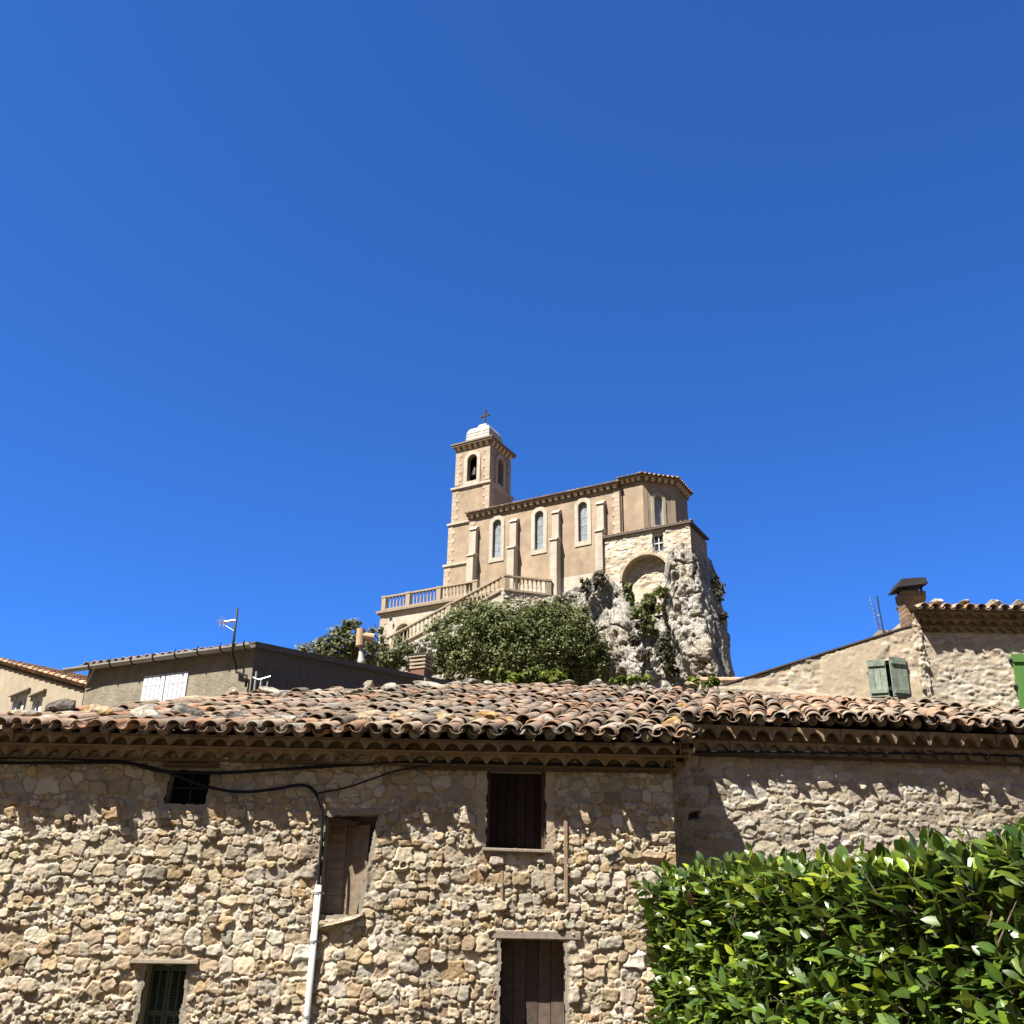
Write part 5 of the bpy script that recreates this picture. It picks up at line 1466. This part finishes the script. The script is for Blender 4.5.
quads = np.stack([q, q+ncol, q+ncol+1, q+1], -1)
# top cap: join first row to a shrunken copy
capv = np.stack([PCH.x+(S2[0]*.9)*c_-4.0*s_, PCH.y+(S2[0]*.9)*s_+4.0*c_, np.full(ncol, PCH.z)+Z2[0]-.3], -1)
nV = len(V); V = np.concatenate([V, capv]); k = np.arange(ncol-1)
capq = np.stack([k, k+1, nV+k+1, nV+k], -1)
rock = mesh_np("rock_outcrop", V, [quads, capq], M_ROCK, None, np.concatenate([C.reshape(-1, 3), np.tile(base, (ncol, 1))]), smooth=False)
rock["kind"] = "structure"

# ------------------------------------------------------------------ foliage
def leaf_quads(P, N_, size, rng, stretch=1.5):
    """one bent rhombus per leaf"""
    n = len(P)
    r = rng.normal(size=(n, 3)); d = np.cross(N_, r); d /= np.linalg.norm(d, axis=1, keepdims=True)+1e-9
    w = np.cross(N_, d)
    L = size[:, None]*stretch*.5; W = size[:, None]*.5
    nn = N_*size[:, None]*.12
    V = np.stack([P-d*L, P+w*W+nn, P+d*L, P-w*W+nn], 1).reshape(-1, 3)
    i = np.arange(n)*4
    return V, np.stack([i, i+1, i+2, i+3], -1)
def crown(name, parent, clumps, n, size, cols, seed, mat=M_LEAF, shell=.55):
    """clumps: (x,y,z,rx,ry,rz) ; leaves spread through each clump's volume"""
    rng = np.random.default_rng(seed)
    K = np.array(clumps); wts = K[:, 3]*K[:, 4]*K[:, 5]; wts = wts**.75; wts /= wts.sum()
    # sub-clumps give the crown light and dark bunches with gaps
    sub = []
    for ki in rng.choice(len(K), size=max(40, n//60), p=wts):
        v = rng.normal(size=3); v /= np.linalg.norm(v); v *= rng.random()**(1/3)*(1-shell)+shell
        sub.append(np.concatenate([K[ki, :3]+v*K[ki, 3:], [K[ki, 3:].mean()*rng.uniform(.15, .6)]]))
    sub = np.array(sub)
    idx = rng.integers(0, len(sub), n)
    v = rng.normal(size=(n, 3)); v /= np.linalg.norm(v, axis=1, keepdims=True); rad = rng.random(n)**.5*rng.uniform(.5, 1.5, n)
    P = sub[idx, :3]+v*(sub[idx, 3]*rad)[:, None]
    N_ = v+rng.normal(0, .6, (n, 3))+np.array([0, 0, .5]); N_ /= np.linalg.norm(N_, axis=1, keepdims=True)
    sz = rng.uniform(size*.7, size*1.35, n)
    V, Q = leaf_quads(P, N_, sz, rng)
    cc = np.array(cols); sc = cc[rng.integers(0, len(cc), len(sub))]*rng.uniform(.75, 1.25, (len(sub), 1))
    C = np.repeat(sc[idx]*rng.uniform(.8, 1.2, (n, 1)), 4, axis=0)
    return mesh_np(name, V, [Q], mat, parent, C), sub
def tree(name, label, cat, base, clumps, n, size, cols, seed, trunk_r=.18, limbs=14, group=None):
    o = tag(empty(name, base), label, cat, group)
    cr, sub = crown("crown", o, clumps, n, size, cols, seed)
    rng = random.Random(seed)
    t = MB(); K = clumps
    top = Vector(K[0][:3])
    t.tube([(0, 0, -.5), (top.x*.3, top.y*.3, top.z*.35), (top.x*.8, top.y*.8, top.z*.8), top], [trunk_r*1.3, trunk_r, trunk_r*.6, trunk_r*.2], 8)
    for i in range(limbs):
        s_ = Vector(sub[rng.randrange(len(sub))][:3]); f_ = rng.uniform(.25, .7); b = Vector((top.x*f_, top.y*f_, top.z*f_))
        mid = b.lerp(s_, .5)+Vector((rng.uniform(-.2, .2), rng.uniform(-.2, .2), .15))
        t.tube([b, mid, s_], [trunk_r*.45, trunk_r*.28, trunk_r*.1], 6)
    t.build("trunk", M_TWIG, o)
    return o
G_DARK = [(.125,.15,.052),(.14,.165,.06),(.105,.128,.045),(.165,.185,.072),(.115,.142,.05)]
G_GREY = [(.175,.195,.10),(.15,.17,.085),(.20,.215,.115),(.13,.15,.075)]
G_YEL = [(.16,.21,.03),(.13,.18,.03),(.19,.22,.045),(.10,.15,.025)]
# big bush in front of the cliff
def clump_at(base, px, py, Y, rx, ry, rz):
    p = at(px, py, Y)-Vector(base); return (p.x, p.y, p.z, rx, ry, rz)
bb = at(530, 700, 77.0)
spec = [(522,640,3.4,2.2,2.2),(480,640,2.6,2,2.3),(560,645,3.0,2.2,2.6),(505,620,2.2,1.6,1.3),(540,622,2.2,1.6,1.2),(572,622,1.6,1.4,1.4),(455,668,1.7,1.5,1.6),(520,672,3.6,2.2,1.5),(580,665,1.9,1.7,1.8),(463,632,1.4,1.2,1.6),(480,612,1.2,1,.9),(550,612,1.1,1,.7),(450,655,1.6,1.2,1.5),(592,672,1.0,1,1.2),(470,616,1.2,.9,.9),(448,648,1.0,.9,1.2),(600,655,.8,.8,1.3),(585,635,1.0,.9,.9),(535,655,3.6,2,2.0),(495,655,2.8,2,1.8)]
tree("broad_bush", "big dense dark green bush covering the foot of the rock below the church", "bush", bb, [clump_at(bb, x, y, 77, a, b, c) for x, y, a, b, c in spec], 46000, .16, G_DARK, 5, .22, 22)
b2 = at(343, 690, 58.0)
spec = [(345,643,1.1,1,1.0),(333,650,1.2,1,.9),(318,654,1.0,.9,.6),(352,632,.7,.7,.6),(362,650,.9,.9,.8),(305,657,.5,.6,.25),(343,628,.5,.5,.4)]
tree("small_tree", "loose grey-green tree against the sky left of the terrace", "tree", b2, [clump_at(b2, x, y, 58, a, b, c) for x, y, a, b, c in spec], 4600, .17, G_GREY, 9, .10, 16)
b3 = at(395, 690, 66.0)
spec = [(388,655,1.3,1.2,1.3),(376,640,.6,.6,.8),(405,660,1.2,1,.9),(372,660,1.0,1,.9),(425,665,.8,.8,.6)]
tree("small_tree", "thin leafy tree in front of the terrace wall between the two chimneys", "tree", b3, [clump_at(b3, x, y, 66, a, b, c) for x, y, a, b, c in spec], 3000, .19, G_GREY+G_DARK[:2], 13, .10, 12)
# shrubs rooted in the rock
def shrub(label, px, py, s, e, spec, n, size, cols, seed, name="cliff_shrub"):
    b = cw(s, e, 0)
    d = ray(px, py); n_ = Vector((math.sin(ACH), -math.cos(ACH), 0)); p0 = cw(0, e, 0)
    p = d*((p0-Vector((0,0,EYE))).dot(n_)/d.dot(n_))+Vector((0,0,EYE))
    o = tag(empty(name, p), label, "shrub", "shrubs growing on the rock")
    crown("foliage", o, [(x, y, z, a, b_, c) for x, y, z, a, b_, c in spec], n, size, cols, seed, shell=.2)
    m = MB(); rg3 = random.Random(seed)
    for i in range(5):
        q = spec[rg3.randrange(len(spec))]; m.tube([(0, .3, -.2), (q[0]*.5, q[1]*.5, q[2]*.5+.1), (q[0]+rg3.uniform(-.3,.3), q[1], q[2]+rg3.uniform(-.2,.3))], [.05, .035, .012], 5)
    m.build("stem", M_TWIG, o)
    return o
shrub("dark green ivy shrub hanging in the hollow below the arch", 650, 612, 2.6, -2.6, [(0,0,0,.9,.6,1.5),(.3,0,1.2,.5,.5,.7),(-.6,0,-.4,.8,.5,1.0),(-.1,0,-1.5,.7,.5,.7)], 2600, .20, G_DARK, 21)
shrub("yellowish tuft at the top of the cleft under the arch's right side", 663, 592, 3.6, -2.4, [(0,0,0,.5,.4,.5)], 450, .17, [(.17,.17,.05),(.12,.14,.045)], 23)
shrub("strip of green along the left edge of the arched hollow", 628, 590, .8, -2.3, [(0,0,0,.28,.3,.8),(.25,0,-.8,.3,.3,.5)], 520, .18, G_DARK, 25)
shrub("dull olive shrub in the lower cleft of the rock", 664, 648, 4.2, -3.6, [(0,0,0,.6,.5,1.1),(.5,0,-1.4,.6,.5,.9)], 1100, .19, [(.085,.085,.045),(.065,.07,.035)], 27)
shrub("grey dry bush on the pale rock left of the cleft", 634, 640, 1.6, -3.9, [(0,0,0,.45,.4,.6)], 520, .15, [(.13,.12,.09),(.10,.095,.07)], 29)
shrub("small grey dry bush lowest on the pale rock", 645, 655, 2.4, -4.1, [(0,0,0,.4,.4,.5)], 380, .15, [(.12,.11,.085),(.10,.095,.07)], 31)
shrub("grey scrub along the rock's top edge beside the last buttress", 600, 580, -1.5, -1.9, [(0,0,0,.6,.5,.7),(-1.2,0,-.5,.6,.5,.5)], 900, .16, [(.14,.13,.095),(.11,.10,.07)], 33)
shrub("dry bush at the shaded right edge of the rock against the sky", 719, 592, 7.3, 1.8, [(.1,0,0,.4,.5,.7),(-.2,0,1.0,.3,.4,.4)], 420, .15, [(.09,.09,.05),(.12,.11,.07)], 35)
shrub("little tuft lower on the shaded right edge of the rock", 724, 616, 7.5, 1.8, [(0,0,0,.3,.4,.3)], 200, .14, [(.09,.09,.05)], 37)
shrub("dry scrub below the landing balustrade", 560, 603, -6.0, -2.2, [(0,0,0,.8,.5,.5)], 500, .16, [(.14,.13,.09),(.10,.10,.06)], 39)
shrub("leafy shrub under the stair balustrade right of the louvred chimney", 440, 632, -15.5, -5.2, [(0,0,0,1.4,.8,1.3),(1.5,0,1.0,1.0,.7,.9)], 2000, .20, G_GREY+G_DARK[:2], 41)
# weeds behind the ridge of the barn
def weeds(label, x0, x1, py, Y, h, n, seed):
    p = at((x0+x1)/2, py, Y); o = tag(empty("weed_plant", p), label, "plant", "weeds on top of the barn roof")
    w = (x1-x0)/FPX*Y*.5
    rng2 = random.Random(seed)
    cl = [(rng2.uniform(-w, w), rng2.uniform(-.12, .12), rng2.uniform(.0, h*.6), w*.28, .18, h*.45) for _ in range(7)]
    crown("leaves", o, cl, n, .055, G_YEL, seed, shell=.1)
    m = MB()
    for i in range(12):
        x = rng2.uniform(-w, w); m.tube([(x, 0, -.3), (x+rng2.uniform(-.08, .08), 0, h*rng2.uniform(.5, 1.0))], .006, 5)
    m.build("stalk", M_TWIG, o)
weeds("bright yellow-green weeds growing on the roof top in front of the big bush", 496, 562, 681, 17.8, .22, 2400, 51)
weeds("small patch of green weeds on the roof top below the pale rock face", 612, 648, 683, 17.9, .10, 500, 52)
weeds("little green weeds on the roof top beside the short ridge tiles", 688, 722, 685, 17.4, .12, 600, 53)

# ------------------------------------------------------------------ laurel hedge
hedge = tag(empty("laurel_hedge", (2.0, 5.8, 0)), "clipped glossy green laurel hedge in the lower right corner before the stone wall", "hedge")
HP0, HP1 = np.array([1.27, 8.35]), np.array([2.35, 3.0])      # far end, near end of the visible face line
hd = HP1-HP0; HL = np.linalg.norm(hd); hd /= HL; hn = np.array([-abs(hd[1]), -hd[0]*-1]); hn = np.array([hd[1], -hd[0]]);
if hn[0] > 0: hn = -hn
rng = np.random.default_rng(99)
HT, HWID = 2.14, 1.1
def hedge_leaves():
    P, D, N_, S_, C = [], [], [], [], []
    stems = []
    cols = np.array([(.07,.125,.015),(.052,.10,.015),(.095,.16,.018),(.038,.08,.015),(.14,.20,.024),(.056,.105,.022)])
    def shoot(base, dirn, length, nl, young):
        dirn = dirn/np.linalg.norm(dirn)
        a = np.cross(dirn, [0.3, .1, 1.0]); a /= np.linalg.norm(a); b = np.cross(dirn, a)
        bend = rng.normal(0, .12, 3)+np.array([0, 0, .15])
        ph = rng.uniform(0, 6.28)
        pts = []
        for i in range(nl):
            t = (i+.5)/nl
            p = base+dirn*length*t+bend*length*t*t
            ph += 2.4+rng.normal(0, .3)
            rad = a*math.cos(ph)+b*math.sin(ph)
            k = .45+.75*t
            d_ = rad*(1.15-.45*t)+dirn*k+np.array([0, 0, .12]); d_ /= np.linalg.norm(d_)
            up = dirn*.75-rad*.45+np.array([0, 0, .45])+rng.normal(0, .28, 3)
            nn = up-d_*up.dot(d_); nn /= np.linalg.norm(nn)
            P.append(p); D.append(d_); N_.append(nn)
            S_.append(rng.uniform(.09, .155)*(0.75+.35*math.sin(math.pi*min(1, t+.25))))
            c = cols[rng.integers(len(cols))]*rng.uniform(.6, 1.3)
            if young and t > .6: c = c*np.array([1.9, 1.65, 1.1])
            if rng.random() < .0015: c = np.array([.17, .10, .045])
            C.append(c)
        stems.append((base-dirn*.12, base+dirn*length*.5+bend*length*.25, base+dirn*length+bend*length))
    up = np.array([0, 0, 1.0])
    hn3 = np.array([hn[0], hn[1], 0]); hd3 = np.array([hd[0], hd[1], 0])
    def dens(u, z):   # sparser, more open towards the near end
        return .42+.58*float(vnoise(np.float64(u*1.6), np.float64(z*2.0), np.float64(1), 301) > (.34+.20*max(0, (u-2.2)/3)))
    for face in range(3900):        # visible long face
        u = rng.uniform(-.05, HL); z = rng.uniform(.55, HT-.02-.035*u)
        if rng.random() > dens(u, z): continue
        bulge = .10*(1-((z-1.2)/1.0)**2)+.10*(float(vnoise(np.float64(u*1.1), np.float64(z*1.3), np.float64(7), 303))-.5)*2
        dep = -abs(rng.normal(0, .10))+.02
        b = np.array([HP0[0]+hd[0]*u, HP0[1]+hd[1]*u, z])+hn3*(bulge+dep-.12)
        d_ = hn3*.75+up*rng.uniform(.25, .9)+hd3*rng.normal(0, .35)
        shoot(b, d_, rng.uniform(.12, .24), rng.integers(5, 9), rng.random() < (.55 if u < 3.2 else .25))
    for face in range(1500):        # top
        u = rng.uniform(0, HL); w = rng.uniform(-.05, HWID)
        b = np.array([HP0[0]+hd[0]*u, HP0[1]+hd[1]*u, HT-.042*u-.10-abs(rng.normal(0, .05))+.05*(float(vnoise(np.float64(u*1.4), np.float64(w*2), np.float64(3), 305))-.5)*2])-hn3*w
        shoot(b, up+hn3*rng.normal(.1, .4)+hd3*rng.normal(0, .4), rng.uniform(.10, .26), rng.integers(5, 9), rng.random() < .4)
    for face in range(500):         # far end
        w = rng.uniform(-.1, HWID); z = rng.uniform(.5, HT-.05)
        b = np.array([HP0[0], HP0[1], z])-hn3*w-hd3*(-.05+abs(rng.normal(0, .08)))*0-hd3*.0
        shoot(b, -hd3*.8+up*.5+hn3*rng.normal(0, .4), rng.uniform(.12, .22), rng.integers(5, 9), rng.random() < .3)
    for face in range(420):         # near end
        w = rng.uniform(-.1, HWID); z = rng.uniform(.4, HT-.15)
        b = np.array([HP1[0], HP1[1], z])-hn3*w
        shoot(b, hd3*.8+up*.5+hn3*rng.normal(0, .4), rng.uniform(.12, .22), rng.integers(5, 9), rng.random() < .3)
    for face in range(1300):        # far side
        u = rng.uniform(0, HL); z = rng.uniform(.3, HT-.1-.035*u)
        b = np.array([HP0[0]+hd[0]*u, HP0[1]+hd[1]*u, z])-hn3*(HWID-abs(rng.normal(0, .06)))
        shoot(b, -hn3*.8+up*.5+hd3*rng.normal(0, .4), rng.uniform(.12, .22), rng.integers(5, 9), rng.random() < .3)
    for k in range(900):            # older inner leaves
        u = rng.uniform(0, HL); z = rng.uniform(.5, HT-.2); w = rng.uniform(.12, .4)
        b = np.array([HP0[0]+hd[0]*u, HP0[1]+hd[1]*u, z])-hn3*w
        if rng.random() > dens(u, z)+.1: continue
        shoot(b, hn3*.6+up*.6+rng.normal(0, .4, 3), .2, 5, False)
    return np.array(P), np.array(D), np.array(N_), np.array(S_), np.array(C), stems
P, D, N_, S_, C, stems = hedge_leaves()
W_ = np.cross(D, N_)
n = len(P); L = S_[:, None]; wd = L*rng.uniform(.19, .28, (n, 1)); droop = rng.uniform(.02, .22, (n, 1))*L; fold = rng.uniform(.15, .45, (n, 1))
mid = lambda t: P+D*L*(t+.08)-N_*droop*t*t
V = np.stack([mid(0), mid(.33), mid(.68), mid(1.0),
              mid(.22)+W_*wd*.72+N_*wd*fold*.7, mid(.5)+W_*wd+N_*wd*fold, mid(.78)+W_*wd*.68+N_*wd*fold*.6,
              mid(.22)-W_*wd*.72+N_*wd*fold*.7, mid(.5)-W_*wd+N_*wd*fold, mid(.78)-W_*wd*.68+N_*wd*fold*.6], 1).reshape(-1, 3)
i = np.arange(n)*10
qd = np.concatenate([np.stack([i+1, i+2, i+5, i+4], -1), np.stack([i+2, i+1, i+7, i+8], -1)])
tr = np.concatenate([np.stack([i, i+1, i+4], -1), np.stack([i+2, i+6, i+5], -1), np.stack([i+2, i+3, i+6], -1), np.stack([i+1, i, i+7], -1), np.stack([i+2, i+8, i+9], -1), np.stack([i+2, i+9, i+3], -1)])
V = V-np.array([2.0, 5.8, 0])
mesh_np("leaves", V, [qd, tr], M_LAUREL, hedge, np.repeat(C, 10, axis=0), smooth=True)
m = MB()
for a, b, c in stems: m.tube([a, b, c], [.006, .0045, .002], 5, cap=False)
rgh = random.Random(77)
for k in range(150):
    u = rgh.uniform(0, HL); w = rgh.uniform(.10, .55); b = Vector((HP0[0]+hd[0]*u-hn[0]*w, HP0[1]+hd[1]*u-hn[1]*w, 0))
    t = b+Vector((rgh.uniform(-.12, .12), rgh.uniform(-.15, .15), rgh.uniform(1.5, 2.05)))
    m.tube([b, b.lerp(t, .5)+Vector((rgh.uniform(-.06,.06), rgh.uniform(-.06,.06), 0)), t], [.018, .013, .006], 6, cap=False)
m.build("branches", M_TWIG, hedge, off=(2.0, 5.8, 0), fixn=False)
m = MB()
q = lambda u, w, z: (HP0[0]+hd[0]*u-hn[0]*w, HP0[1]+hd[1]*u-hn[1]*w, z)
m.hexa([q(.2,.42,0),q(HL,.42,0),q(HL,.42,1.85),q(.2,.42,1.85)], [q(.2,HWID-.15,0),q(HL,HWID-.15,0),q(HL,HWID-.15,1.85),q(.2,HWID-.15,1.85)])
m.build("dark_shade_core", M_CORE, hedge, off=(2.0, 5.8, 0))  # plain dark block in place of the hedge's shaded inside
